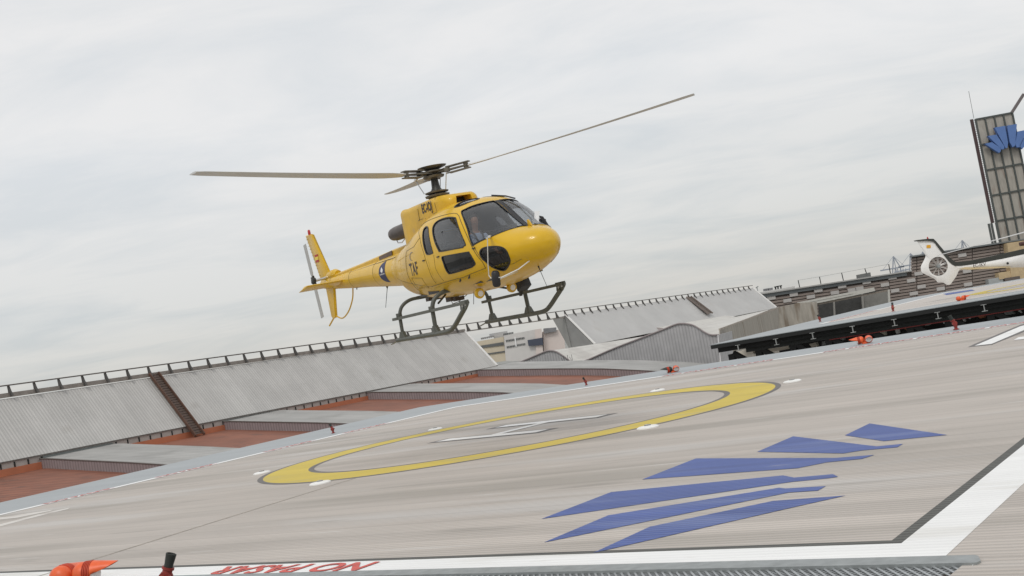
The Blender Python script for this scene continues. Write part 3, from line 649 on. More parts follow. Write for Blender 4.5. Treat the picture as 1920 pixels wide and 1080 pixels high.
for x_, y_ in ((1381, 640), (1452, 628), (1522, 623.5), (1597, 611), (1675, 598), (1757, 586.5), (1844, 572.5), (1932, 560), (2020, 548)):
    c = PX(x_, y_, .0); c.z = 0; c = c+pl_*.02; w_ = .13; z0, z1 = -.26, -.54; mi = MB()
    V_ = lambda z: Vector((0, 0, z))
    mi.prism([c-nd*w_+V_(z0), c+nd*w_+V_(z0), c+nd*w_+V_(z0+.025), c-nd*w_+V_(z0+.025), c+nd*.012+V_(z0+.025), c-nd*w_+V_(z0+.025)][:4], pl_*.10)
    mi.prism([c-nd*w_+V_(z1-.025), c+nd*w_+V_(z1-.025), c+nd*w_+V_(z1), c-nd*w_+V_(z1)], pl_*.10)
    mi.prism([c-nd*.015+V_(z1-.001), c+nd*.015+V_(z1-.001), c+nd*.015+V_(z0+.001), c-nd*.015+V_(z0+.001)], pl_*.09)
    mi.build('cross_beam_end', gbe, gs)
for x_ in (1368, 1420, 1486, 1555, 1632, 1712, 1786, 1868, 1955, 2040):
    c = PX(x_, 640, 1.2); c.z = 0
    m = MB(); m.bar(c+Vector((0, 0, -14)), c+Vector((0, 0, -.7)), .34, .34, nd); m.build('column', blk, gs)
    m = MB(); m.bar(c+nd*.1+Vector((0, 0, -.66)), c+nd*1.15+Vector((0, 0, -1.5)), .3, .26, nd); m.build('brace', blk, gs)
m = MB(); m.bar(PP(6.0, .95, -.775), PP(36, .95, -.775), .05, .05); m.build('red_pipe', mat('red_pipe_paint', (.20, .02, .018), .5, 0, .2, 3), gs)
m = MB(); m.prism([PP(0, 9, -8), PP(36, 9, -8), PP(36, 9, -.2), PP(0, 9, -.2)], pl_*.3); m.build('void_sheet', mat('void_black', (.014, .015, .015), .9, 0, .2, 1), gs)  # black sheet, shade of the void under the deck put into colour
pc = mat('pale_concrete_wall', (.62, .58, .50), .8, 0, .1, 1)
for (q, mm) in (([(1378, 659), (1411, 654), (1413, 664), (1388, 668.5)], 'c'), ([(1429, 652), (1476, 644.5), (1480, 654), (1440, 661)], 'c'), ([(1517, 645), (1530, 642), (1532, 650), (1522, 652)], 'c'), ([(1541, 641), (1549, 640), (1549, 646), (1541, 648)], 'g'), ([(1571, 634), (1582, 632), (1582, 638), (1577, 639)], 'g'), ([(1645, 622), (1659, 620), (1660, 629), (1655, 630)], 'c'), ([(1677, 617), (1683, 616.5), (1685, 625), (1681, 626)], 'w'), ([(1693, 614.5), (1698, 613.5), (1701, 620)], 'o'),
                 ([(1734, 608.5), (1743, 607.5), (1742, 610), (1735, 611)], 'g'), ([(1767, 602.5), (1776, 601.5), (1776, 606), (1769, 607)], 'w'), ([(1805, 599), (1807, 599), (1809, 603), (1806, 602)], 'w'), ([(1815, 595.5), (1816.5, 595.5), (1818, 598.5)], 'w'), ([(1832, 592.5), (1843, 590.5), (1847, 595), (1837, 597)], 'o'), ([(1852, 589), (1862, 587.5), (1865, 592), (1858, 594)], 'o'), ([(1882, 586), (1897, 583.5), (1902, 588.5), (1884, 591)], 'g'), ([(1909, 583), (1911, 582.5), (1915, 587)], 'w')):
    m = MB(); m.prism([PX(a, b, 4.5) for a, b in q], pl_*.3); m.build('opening_panel', {'c': pc, 'w': mark_w, 'o': terra_w, 'g': galv}[mm], gs)  # panels stand in for pale roofs showing through openings under the deck

# ================================================================== CONCRETE WALL, CANOPY AND SLATTED BUILDING (right)
conc = mat('stained_concrete', (.37, .34, .295), .85, 0, .3, 1.3, (1, 1, .18), 0, spots=((.20, .16, .12), .7, .56), bump=.02)
concp = mat('light_concrete', (.50, .49, .45), .8, 0, .12, 1)
cw = empty('concrete_wall', WPt(1350, 640)); ci = Vector(cw.location); tag(cw, 'stained concrete retaining wall between the far wing and the elevated deck', 'wall')
dpt = -wn*.12 if (-wn).y > 0 else wn*.12
WY = 236.
m = MB(); m.prism([WPt(x, y)-ci for x, y in [(1350, 617), (1460, 576.5), (1462, 660), (1352, 720)]], dpt); m.build('wall_face', conc, cw)
m = MB(); m.prism([at(x, y, WY)-ci for x, y in [(1457, 577), (1496, 568), (1531, 566), (1545, 720), (1462, 740)]], (.3, 1., 0)); m.build('wall_face', conc, cw)
m = MB(); m.prism([WPt(x, y, 0)-ci-dpt*.1 for x, y in [(1349.5, 616), (1460, 575.6), (1460, 578.2), (1350, 619.5)]], dpt*1.3); m.build('coping', mat('dirty_coping', (.40, .35, .30), .8, 0, .3, 2), cw)
m = MB(); m.prism([WPt(x, y, -.6)-ci for x, y in [(1345, 628), (1371, 621), (1374, 690), (1352, 700)]], -dpt); m.build('grey_buttress', cor, cw)
BY = 260.
bl = empty('slatted_building', at(1640, 540, BY)); bi = Vector(bl.location); tag(bl, 'long brown slatted facade with pale panels behind the far deck', 'building')
def PBy(x, y, Y=BY): return at(x, y, Y)-bi
SL = -.153
def V(x, v): return (x, v+SL*(x-1600))
back = mat('facade_backing', (.125, .105, .095), .8, 0, .2, .6); slat = mat('brown_slats', (.26, .215, .19), .7, 0, .18, .5, (1, 1, 6)); ppan = mat('pale_panel', (.46, .44, .42), .7, 0, .08, .8); capm = mat('blue_grey_capping', (.17, .185, .19), .6, .2, .12, .5); capl = mat('pale_capping', (.40, .395, .38), .6, 0, .1, .5)
m = MB(); m.prism([PBy(*V(1420, 525)), PBy(*V(1709, 525)), PBy(*V(1709, 498)), PBy(*V(2200, 497)), PBy(*V(2200, 660)), PBy(*V(1420, 660))], Vector((.42, 1, 0))*8); m.build('facade_wall', back, bl)
def bandp(name, x0, x1, v0, v1, mt, dy=.55, Y=BY):
    mb = MB(); sk = (v1-v0)*.155
    mb.prism([PBy(*V(x0, v0), Y-dy), PBy(*V(x1, v0), Y-dy), PBy(*V(x1+sk, v1), Y-dy), PBy(*V(x0+sk, v1), Y-dy)], (0, dy+.1, 0)); return mb.build(name, mt, bl)
bandp('roof_capping', 1426, 1710, 523.2, 525.6, capl, 1.3); bandp('upper_band', 1430, 1700, 525.6, 532, capm, .8)
bandp('roof_capping', 1709, 2200, 496.2, 499, capm, 1.3)
v = 501.5; ri = 0
while v < 600:
    x0 = 1709 if v < 531 else 1440
    for (xa, xb) in ((x0, 1666), (1667.5, 1718), (1719.5, 1771), (1772.5, 1822), (1823.5, 1874), (1875.5, 2200)):
        xa = max(xa, x0)
        if xb > xa+3: bandp('slat', xa, xb, v, v+4.1, slat, .4)
    v += 5.7; ri += 1
for (cx, cy) in [(1673, 520.6), (1708, 526), (1722, 513), (1727.5, 537.5), (1763.6, 541.5), (1678, 545), (1713, 550.3), (1804, 478.5), (1813, 508.5), (1815, 533.2), (1659, 534), (1624.6, 529), (1611, 541), (1534, 544.6), (1578.6, 537), (1476, 563.6), (1520, 556.5), (1565, 548.8), (1597, 543.8), (1488, 552.5), (1446, 559), (1870, 498)]:
    v_ = cy-SL*(cx-1600); bandp('pale_panel', cx-7.6, cx+7.6, v_-3.4, v_+3.2, ppan, .65)
# tan wall pieces at the right
tanm = mat('tan_render', (.52, .40, .24), .8, 0, .15, .8)
bandp('tan_wall', 1888, 1960, 500, 520, tanm, 2.6); bandp('tan_wall', 1893, 2000, 540, 580, tanm, 2.6); bandp('tan_wall', 1872, 1900, 553, 566, tanm, 2.4); bandp('dark_doorway', 1884, 1912, 565, 575, back, 2.7); bandp('grey_cabinet', 1853, 1880, 562, 572, mat('cabinet_grey', (.36, .38, .38), .6, 0, .1, 1), 2.2)
# roof box
rb = MB(); rb.prism([at(x, y, BY+1) for x, y in [(1609, 515), (1632, 510.5), (1634, 523), (1611, 528)]], (0, 1.6, 0)); tag(rb.build('rooftop_cabinet', mat('cabinet_dark_grey', (.17, .175, .17), .7, 0, .2, 1.5)), 'grey box standing on the roof edge of the slatted building', 'rooftop unit')
# roof fence
rf = empty('roof_fence', at(1497, 538, BY+.6)); rfi = Vector(rf.location); tag(rf, 'thin post and wire fence on the slatted building roof', 'fence')
pts = [((1496.5, 525.5), (1499.5, 539)), ((1536.5, 519), (1539.5, 533.5)), ((1578, 511.5), (1581.5, 526.5)), ((1621.5, 503.5), (1624.5, 512)), ((1666.3, 495.5), (1669.6, 513))]
for (a_, b_) in pts:
    m = MB(); m.bar(at(*a_, BY+.6)-rfi, at(*b_, BY+.6)-rfi, .16); m.build('post', dark_steel, rf)
for (a_, b_) in zip(pts, pts[1:]):
    m = MB(); m.bar(at(*a_[0], BY+.6)-rfi, at(*b_[0], BY+.6)-rfi, .055); m.build('wire', mat('wire_grey', (.32, .32, .31), .5, .3, .1, 4), rf)
m = MB(); m.prism([at(x, y, BY+3) for x, y in [(1428, 547.5), (1490, 536.5), (1491, 541), (1429, 552)]], (0, 3, 0)); tag(m.build('roof_light_strip', mat('pale_rooflight', (.62, .62, .60), .5, 0, .1, 1)), 'low pale rooflight on the left end of the slatted building', 'rooflight')
for k, x in enumerate((1433, 1442)):
    m = MB(); m.prism([at(x+a, 541.5-(x-1433)*.15+b, BY+3.5) for a, b in [(0, 0), (7, -1), (7, 3.5), (0, 4.5)]], (0, 1.2, 0)); tag(m.build('air_unit', roofk), ['small dark air unit on the rooflight, left', 'small dark air unit on the rooflight, right'][k], 'air unit', 'small dark units on the rooflight')
for k, x in enumerate((1454.5, 1459, 1464.3)):
    m = MB(); m.tube([at(x, 544.5-k, BY+3.5), at(x-.3, 539-k, BY+3.5)], .16, 6); m.lathe([(.3, 0), (.3, .25)], at(x-.3, 539-k, BY+3.5), (0, 0, 1), 8); tag(m.build('vent_pipe', dark_steel), 'small vent pipe on the rooflight, ' + ['left of three', 'middle of three', 'right of three'][k], 'vent', 'vent pipes on the rooflight')
# mast with lamp beside the far wing
m = MB(); b0 = at(1421.5, 548, BY-6); m.bar(b0, at(1419, 538.5, BY-6), .14); m.bar(at(1417.5, 539.5, BY-6), at(1421.5, 537, BY-6), .4, .2); tag(m.build('antenna_mast', galv), 'small pale antenna mast at the right end of the far wing', 'mast')
# canopy
cn = empty('concrete_canopy', at(1500, 575, 245)); cni = Vector(cn.location); tag(cn, 'pale concrete canopy on columns in front of the slatted building', 'canopy')
CY = 244.
def cpart(name, pts, mt, Y, dep): mb = MB(); mb.prism([at(x, y, Y)-cni for x, y in pts], (0, dep, 0)); return mb.build(name, mt, cn)
cpart('roof_edge', [(1496.5, 567), (1600, 546.5), (1639, 539), (1641, 545.5), (1600, 554.5), (1499, 575.5)], concp, CY, 1.2)
cpart('ledge_line', [(1497.5, 570.3), (1600, 550.4), (1600, 551.2), (1497.7, 571.2)], mat('ledge_grey', (.25, .25, .23), .8, 0, .2, 2), CY-.03, .1)
cpart('soffit_beam', [(1530, 569), (1664, 543), (1665, 546), (1531, 572.5)], mat('dirty_beam', (.22, .19, .16), .8, 0, .3, 2), CY+.3, .4)
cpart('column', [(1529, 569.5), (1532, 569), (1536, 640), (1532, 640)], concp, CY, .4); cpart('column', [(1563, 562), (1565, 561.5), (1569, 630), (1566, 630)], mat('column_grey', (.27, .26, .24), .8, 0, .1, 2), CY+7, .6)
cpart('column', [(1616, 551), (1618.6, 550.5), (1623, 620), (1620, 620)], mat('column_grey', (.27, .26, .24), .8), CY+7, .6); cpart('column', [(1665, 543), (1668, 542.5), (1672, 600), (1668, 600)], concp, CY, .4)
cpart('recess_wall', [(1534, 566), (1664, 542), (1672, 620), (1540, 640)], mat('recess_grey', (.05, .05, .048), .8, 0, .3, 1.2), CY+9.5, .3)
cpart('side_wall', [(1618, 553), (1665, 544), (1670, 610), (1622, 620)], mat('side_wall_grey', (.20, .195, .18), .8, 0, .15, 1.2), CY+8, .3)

# ================================================================== TOWER
TY = 300.
tw = empty('sign_tower', at(1866, 455, TY)); ti = Vector(tw.location); tag(tw, 'tall beige panelled tower with dark steel frame at the right edge', 'tower')
def TP(c, r, dy=0.): # column 0..4, row 0..6
    return at(1829+17.2*c+9.7*r*(1-.0*c), 224-3.2*c+47.6*r-.9*c*0, TY+dy)-ti
beige = mat('beige_panel', (.40, .375, .33), .6, 0, .2, .5, (3, 3, .6), spots=[((.32, .27, .23), .35, .56)]); tfr = mat('tower_frame_steel', (.085, .095, .09), .5, .2, .2, 3)
for c in range(5):
    for r_ in range(5):
        m = MB(); m.prism([TP(c+.06, r_+.03), TP(c+.94, r_+.03), TP(c+.94, r_+.97), TP(c+.06, r_+.97)] , (0, .28, 0))
        if c < 4 or r_ > 1: m.build('panel', beige, tw)
m = MB()
m.prism([TP(0.02, 0, .35), TP(4, 0, .35), TP(4, 5, .35), TP(0, 5, .35)], Vector((.42, 1, 0))*9); m.build('core', mat('tower_core', (.12, .12, .11), .7, 0, .1, 1), tw)
for c in range(5): m = MB(); m.bar(TP(c, -.02, -.05), TP(c, 5, -.12), .38, .5, (0, 1, 0)); m.build('mullion', tfr, tw)
for r_ in range(0, 6): m = MB(); m.bar(TP(0, r_, -.06), TP(4, r_, -.15), .38, .42, (0, 1, 0)); m.build('cross_rail', tfr, tw)
m = MB(); m.bar(TP(-.42, -.03, .0), TP(-.42, 4.05, .0), .7, .5, (0, 1, 0)); m.build('edge_column', mat('reddish_steel', (.075, .045, .045), .6, .1, .2, 2), tw)
m = MB()
for k in range(48): t = k/48*4.05; m.bar(TP(-.42, t, .1), TP(0, t+.06, .1), .07)
m.build('lattice', tfr, tw)
for c0 in (-.85, -.55, -.05): m = MB(); m.bar(TP(c0, 4.05, -.4), TP(c0, 5.1, -.9), .42, .5, (0, 1, 0)); m.build('base_post', tfr, tw)
m = MB(); m.bar(TP(3.95, 0, 0), TP(5.6, -.62, 0), .65); m.build('roof_strut', mat('strut_grey', (.16, .14, .14), .6, .1, .1, 2), tw)
m = MB(); m.bar(at(1826, 222, TY)-ti, at(1816.3, 171, TY)-ti, .08); m.build('whip_antenna', tfr, tw)
lg = empty('fan_sign', at(1888, 280, TY-1.4)); li = Vector(lg.location); tag(lg, 'blue fan of six solid leaves mounted on the beige tower', 'sign')
c6 = lambda l: [(1760+a/9, 170+b/9) for a, b in l]
LF = [[(780, 895), (900, 868), (1050, 970), (1050, 1020), (1022, 1050)], [(830, 765), (975, 740), (1110, 940), (1105, 985), (1065, 992)], [(945, 622), (1120, 593), (1172, 880), (1162, 962), (1132, 972)],
      [(1155, 588), (1320, 562), (1290, 930), (1250, 955), (1200, 870)], [(1330, 690), (1470, 662), (1440, 800), (1365, 955), (1318, 955), (1290, 900)], [(1432, 800), (1560, 772), (1520, 860), (1410, 985), (1368, 930)]]
for l in LF: m = MB(); m.prism([at(x, y, TY-1.9)-li for x, y in c6(l)], (0, 1.1, 0)); m.build('leaf', mat('sign_blue', (.10, .19, .44), .5, 0, .08, .6), lg)

# ================================================================== PORT CRANES FAR AWAY
crm = mat('crane_blue_grey', (.30, .33, .38), .7, 0, .1, .01)
crl = ['far port crane, left of the pair between roof fence and slatted wall', 'far port crane right beside the raised slatted wall', 'far port crane peeking left of the white helicopter fin', 'far port crane on the skyline right of the white helicopter fin']
for k, (x, y, s_) in enumerate(((1675, 480.5, 1.), (1707, 475, .95), (1730, 472, .6), (1804, 450.5, 1.))):
    CYY = 1500; p = lambda a, b: at(x+a*s_, y+b*s_, CYY)
    m = MB(); w_ = 1.0
    m.bar(p(0, 0), p(-1.5, 36), w_*1.2); m.bar(p(0, 0), p(13, 20), w_); m.bar(p(13, 20), p(16, 34), w_); m.bar(p(0, 0), p(7, 34), w_*.8)
    m.bar(p(0, 0), p(-20, 26), .4); m.bar(p(-24, 27), p(20, 19.5), w_*1.6); m.bar(p(0, 0), p(22, 19), .4)
    m.bar(p(2, 30), p(30, 24), w_*1.4)
    for q in (3, 8, 13, 18, 23): m.bar(p(q, 23), p(q+1.5, 36), w_*.9)
    tag(m.build('port_crane', crm), crl[k], 'crane', 'gantry cranes on the skyline')

# ================================================================== YELLOW HELICOPTER (body frame: x forward, y left, z up, skids at z=0)
# x, z_top, z_bot, z_mid, half_width, n_top, n_bot
SEC=[(3.56,1.29,1.25,1.27,.03,2.0,2.0),(3.535,1.38,1.15,1.27,.15,2.0,2.0),(3.48,1.45,1.07,1.27,.25,2.0,2.0),(3.37,1.52,.98,1.27,.36,2.05,2.0),
(3.18,1.58,.91,1.27,.49,2.1,2.05),(2.93,1.65,.845,1.28,.62,2.2,2.1),(2.55,1.92,.765,1.29,.765,2.3,2.2),(2.2,2.17,.715,1.3,.855,2.4,2.3),(1.85,2.32,.68,1.32,.915,2.5,2.35),
(1.45,2.39,.66,1.34,.935,2.6,2.4),(.9,2.41,.655,1.35,.94,2.65,2.4),(.4,2.37,.66,1.36,.93,2.6,2.4),(0.,2.28,.67,1.37,.90,2.5,2.35),(-.5,2.15,.70,1.39,.83,2.4,2.3),
(-1.0,2.03,.775,1.41,.72,2.3,2.2),(-1.5,1.94,.86,1.45,.585,2.2,2.1),(-1.85,1.89,.98,1.47,.46,2.1,2.05),(-2.2,1.87,1.12,1.495,.375,2.0,2.0)]
def sec(x):
    S=SEC
    if x>=S[0][0]: return S[0][1:]
    if x<=S[-1][0]: return S[-1][1:]
    for i in range(len(S)-1):
        if S[i+1][0]<=x<=S[i][0]:
            a,b=S[i],S[i+1]; t=(a[0]-x)/(a[0]-b[0])
            p=S[max(i-1,0)]; q=S[min(i+2,len(S)-1)]
            r=[]
            for k in range(1,7):
                ma=(b[k]-p[k])/(p[0]-b[0])*(a[0]-b[0]) if p is not a else (b[k]-a[k])
                mb=(q[k]-a[k])/(a[0]-q[0])*(a[0]-b[0]) if q is not b else (b[k]-a[k])
                t2,t3=t*t,t*t*t
                r.append((2*t3-3*t2+1)*a[k]+(t3-2*t2+t)*ma+(-2*t3+3*t2)*b[k]+(t3-t2)*mb)
            return r
def F(p):
    zt,zb,zc,w,nt,nb=sec(p[0]); h,n=(zt-zc,nt) if p[2]>=zc else (zc-zb,nb)
    if p[0]>3.56 or p[0]<-2.2: return 5.
    return (abs(p[1])/w)**n+(abs(p[2]-zc)/h)**n-1

def nrm(p):
    e = 1e-3; p = Vector(p); g = Vector(((F(p+Vector((e, 0, 0)))-F(p-Vector((e, 0, 0)))), (F(p+Vector((0, e, 0)))-F(p-Vector((0, e, 0)))), (F(p+Vector((0, 0, e)))-F(p-Vector((0, 0, e))))))
    return g.normalized()
XS = [3.56, 3.556, 3.55, 3.54, 3.525, 3.505, 3.48, 3.45, 3.41, 3.36, 3.3, 3.22, 3.14, 3.05, 2.96, 2.87, 2.78, 2.69, 2.6, 2.5, 2.4, 2.3, 2.2, 2.1, 2.0, 1.9] + [1.8-.12*i for i in range(34)]
XS = [x for x in XS if x > -2.2] + [-2.2]
NPH = 72
def body_point(x, a, off=0.):
    zt, zb, zc, w_, nt_, nb_ = sec(x); c, s_ = math.cos(a), math.sin(a); n_ = nt_ if s_ >= 0 else nb_; h = zt-zc if s_ >= 0 else zc-zb
    return Vector((x, w_*math.copysign(abs(c)**(2/n_), c), zc+h*math.copysign(abs(s_)**(2/n_), s_)))
def surf_y(x, z):
    zt, zb, zc, w_, nt_, nb_ = sec(x); n_, h = (nt_, zt-zc) if z >= zc else (nb_, zc-zb)
    return w_*max(0, 1-(abs(z-zc)/h)**n_)**(1/n_)
def shell(d1, d2, name, mats):
    """closed hollow shell following the fuselage, from offset d1 (outside) to d2 (inside)"""
    bm = bmesh.new(); rows = []
    for x in XS: rows.append([bm.verts.new(body_point(x, 2*PI*(k+.5)/NPH)) for k in range(NPH)])
    def skin(rows):
        fs = []
        for i in range(len(rows)-1):
            for k in range(NPH): k2 = (k+1) % NPH; fs.append(bm.faces.new((rows[i][k], rows[i][k2], rows[i+1][k2], rows[i+1][k])))
        fs.append(bm.faces.new(rows[0][::-1])); fs.append(bm.faces.new(rows[-1])); return fs
    fs = skin(rows); bmesh.ops.recalc_face_normals(bm, faces=fs); bm.normal_update()
    nm = {v: v.normal.copy() for r_ in rows for v in r_}
    base = {v: v.co.copy() for r_ in rows for v in r_}
    for v in base: v.co = base[v]+nm[v]*d1
    r2 = [[bm.verts.new(base[v]+nm[v]*d2) for v in r_] for r_ in rows]
    f2 = skin(r2); bmesh.ops.recalc_face_normals(bm, faces=f2); bmesh.ops.reverse_faces(bm, faces=f2)
    for f in f2: f.material_index = 1
    me = bpy.data.meshes.new(name); bm.to_mesh(me); bm.free()
    for m in mats: me.materials.append(m)
    return me
def closed_curve(pts, n=6):
    out = []; P_ = [Vector(p) for p in pts]; N_ = len(P_)
    for i in range(N_):
        p0, p1, p2, p3 = P_[i-1], P_[i], P_[(i+1) % N_], P_[(i+2) % N_]
        for k in range(n):
            t = k/n; out.append(.5*((2*p1)+(-p0+p2)*t+(2*p0-5*p1+4*p2-p3)*t*t+(-p0+3*p1-3*p2+p3)*t**3))
    return out
def shrink(pts, d):
    c = sum(pts, Vector())/len(pts); return [p+(c-p)*(d/max((c-p).length, .05)) for p in pts]
WIN = {
'rear': [(0.515, -0.809, 2.017), (0.57, -0.777, 2.076), (0.68, -0.785, 2.075), (0.816, -0.839, 1.986), (1.002, -0.934, 1.578), (0.953, -0.937, 1.525), (0.745, -0.936, 1.533), (0.672, -0.93, 1.603), (0.589, -0.898, 1.793)],
'door': [(0.97, -0.828, 2.012), (1.076, -0.769, 2.108), (1.383, -0.739, 2.125), (1.693, -0.729, 2.083), (1.838, -0.755, 2.005), (2.158, -0.862, 1.564), (2.112, -0.879, 1.496), (2.009, -0.895, 1.478), (1.325, -0.935, 1.511), (1.214, -0.933, 1.569), (1.072, -0.905, 1.786)],
'low': [(1.306, -0.938, 1.403), (1.422, -0.935, 1.427), (2.152, -0.881, 1.389), (2.252, -0.867, 1.345), (2.326, -0.84, 1.158), (2.236, -0.837, 1.102), (2.091, -0.851, 1.084), (1.485, -0.891, 1.072), (1.362, -0.908, 1.113), (1.326, -0.937, 1.301)],
'chin': [(2.489, -0.783, 1.338), (2.566, -0.755, 1.39), (2.729, -0.693, 1.39), (2.944, -0.608, 1.344), (3.052, -0.56, 1.256), (3.053, -0.525, 1.129), (2.993, -0.493, 1.038), (2.818, -0.476, 0.944), (2.695, -0.499, 0.916), (2.614, -0.632, 0.994), (2.551, -0.74, 1.133), (2.487, -0.784, 1.262)],
'ws': [(1.822, -0.63, 2.148), (1.875, -0.557, 2.184), (1.94, -0.45, 2.205), (2.021, -0.30, 2.223), (2.065, -0.12, 2.236), (2.08, -0.045, 2.232), (2.2, -0.038, 2.16), (2.568, -0.038, 1.907), (2.8, -0.038, 1.74), (2.98, -0.042, 1.628), (2.99, -0.12, 1.615), (2.889, -0.435, 1.586), (2.741, -0.622, 1.54), (2.55, -0.73, 1.50), (2.36, -0.81, 1.463), (2.325, -.818, 1.475), (2.255, -0.80, 1.6), (2.175, -0.772, 1.78), (2.0, -.705, 1.97)],
'roof': [(1.439, -0.55, 2.28), (1.384, -0.423, 2.343), (1.36, -0.20, 2.395), (1.441, -0.10, 2.395), (1.70, -0.12, 2.345), (1.80, -0.22, 2.315), (1.78, -0.35, 2.30), (1.704, -0.493, 2.268), (1.564, -0.557, 2.26)]}
HR = Matrix.Rotation(-1.045, 4, 'Z') @ Matrix.Rotation(.023, 4, 'Y') @ Matrix.Rotation(.032, 4, 'X')
heli = empty('helicopter'); heli.matrix_world = Matrix.Translation((-1.002, 23.692, 2.320)) @ HR
tag(heli, 'yellow helicopter hovering over the landing deck with grey skids and open rotor head', 'helicopter')
cut = MB(); gask = MB(); glc = {}
for nm_, pts in WIN.items():
    for side in (1, -1):
        if side < 0: P_ = [(p[0], -p[1], p[2]) for p in pts][::-1]
        else: P_ = pts
        sharp = nm_ == 'ws'
        o_ = closed_curve(P_, 3 if sharp else 6); i_ = shrink(o_, .028 if nm_ != 'ws' else .022)
        m_ = sum((nrm(p) for p in P_), Vector()).normalized(); b0, b1 = (-.42, .6) if nm_ == 'ws' else (-.3, .3)
        def prism2(mb, c, a, b): 
            n_ = len(c); mb.add([p+m_*a for p in c]+[p+m_*b for p in c], [list(range(n_))[::-1], list(range(n_, 2*n_))]+[[k, (k+1) % n_, n_+(k+1) % n_, n_+k] for k in range(n_)])
        hole = shrink(o_, .014); prism2(cut, hole, b0, b1)
        gm = MB(); prism2(gm, hole, b0*.98, b1*.98); glc[(nm_, side)] = gm
        n_ = len(o_); vs = [p+m_*b0 for p in o_]+[p+m_*b1 for p in o_]+[p+m_*b0 for p in i_]+[p+m_*b1 for p in i_]; fs = []
        for k in range(n_):
            k2 = (k+1) % n_; fs += [(k, k2, n_+k2, n_+k), (2*n_+k2, 2*n_+k, 3*n_+k, 3*n_+k2), (n_+k, n_+k2, 3*n_+k2, 3*n_+k), (k2, k, 2*n_+k, 2*n_+k2)]
        gk = MB(); gk.add(vs, fs); glc[(nm_, side)] = (gm, gk)
def tmp_obj(me): o = bpy.data.objects.new('tmp', me); COL.objects.link(o); return o
def boolean(me_a, me_b, op):
    a, b = tmp_obj(me_a), tmp_obj(me_b); md = a.modifiers.new('b', 'BOOLEAN'); md.object = b; md.operation = op; md.solver = 'EXACT'; md.use_self = False
    bpy.context.view_layer.update(); me = bpy.data.meshes.new_from_object(a.evaluated_get(bpy.context.evaluated_depsgraph_get()))
    bpy.data.objects.remove(a); bpy.data.objects.remove(b); return me
def mb_mesh(mb, mt): o = mb.build('tmpc', mt); me = o.data; bpy.data.objects.remove(o); return me
def link_part(me, name, parent, smooth=True):
    if smooth: smooth_mesh(me, 40)
    o = bpy.data.objects.new(name, me); COL.objects.link(o); o.parent = parent; me.name = name; return o
fme = shell(0, -.03, 'fuselage', [heli_y, inner_m])
for (gm, gk) in glc.values(): fme = boolean(fme, mb_mesh(gm, inner_m), 'DIFFERENCE')
fus = link_part(fme, 'fuselage', heli)
gsh = shell(-.010, -.015, 'gl', [gls, gls]); gsd = shell(-.010, -.015, 'gl', [gls_d, gls_d]); rsh = shell(.006, -.028, 'rb', [rub, rub])
WN = {'rear': 'rear_side_window', 'door': 'door_window', 'low': 'lower_door_window', 'chin': 'chin_window', 'ws': 'windshield', 'roof': 'roof_window'}
for (nm_, side), (gm, gk) in glc.items():
    sm = gsh if nm_ in ('ws', 'door', 'roof') else gsd
    wn = link_part(boolean(sm.copy(), mb_mesh(gm, gls), 'INTERSECT'), WN[nm_], heli)
    link_part(boolean(rsh.copy(), mb_mesh(gk, rub), 'INTERSECT'), 'rubber_seal', wn)
def B_(name, mb, m, parent=heli, smooth=True, **k): return mb.build(name, m, parent, smooth, **k)
# seams of the doors and panels, following the skin
def skin_line(pts, r_, side=-1):
    out = []
    for (x, z) in pts: out.append(Vector((x, side*(surf_y(x, z)+.001), z)))
    return out
def dense(pts, n=8):
    return [tuple(pts[i][j]+(pts[i+1][j]-pts[i][j])*k/n for j in range(len(pts[0]))) for i in range(len(pts)-1) for k in range(n)]+[tuple(pts[-1])]
for side in (-1, 1):
    m = MB()
    m.tube(skin_line(dense(smooth_poly([(.12, 2.14), (.3, 2.17), (.723, 2.19), (1.371, 2.178), (1.754, 2.125), (1.984, 1.94), (2.172, 1.71), (2.285, 1.524), (2.406, 1.296), (2.49, 1.15), (2.472, 1.03)], 3), 2), .004, side), .0055, 5)
    m.tube(skin_line(dense([(2.36, 2.0), (2.3, 1.47), (2.46, 1.12), (2.62, .98)], 6), .004, side) if False else skin_line(dense([(2.36, 1.47), (2.50, 1.2), (2.66, 1.02)], 6), .004, side), .005, 5)
    B_('door_seam', m, rub)
    m = MB(); m.tube(skin_line(dense([(.12, 2.12), (.43, 1.9), (.60, 1.6), (.70, 1.25), (.70, .98)], 6), .004, side), .004, 5)
    m.tube(skin_line(dense([(.42, .94), (1.16, .96), (1.8, .965), (2.47, 1.03)], 5), .004, side), .004, 5)
    m.tube(skin_line(dense([(1.02, 1.5), (.98, 1.25), (1.05, .98)], 5), .004, side), .003, 5)
    m.tube(skin_line(dense([(-.4, 1.74), (.1, 1.77), (.42, 1.90)], 5), .004, side), .004, 5)
    B_('panel_seam', m, mark_d)
    m = MB()
    for (x, z) in ((1.18, 1.44), (1.62, .93), (1.95, .95), (2.36, 1.42), (.55, 1.45)):
        y = side*surf_y(x, z); m.bar((x-.04, y*1.006, z-.03 if z < 1 else z), (x+.05, y*1.006, z+.04 if z < 1 else z), .022, .02)
    B_('door_latch', m, rub)
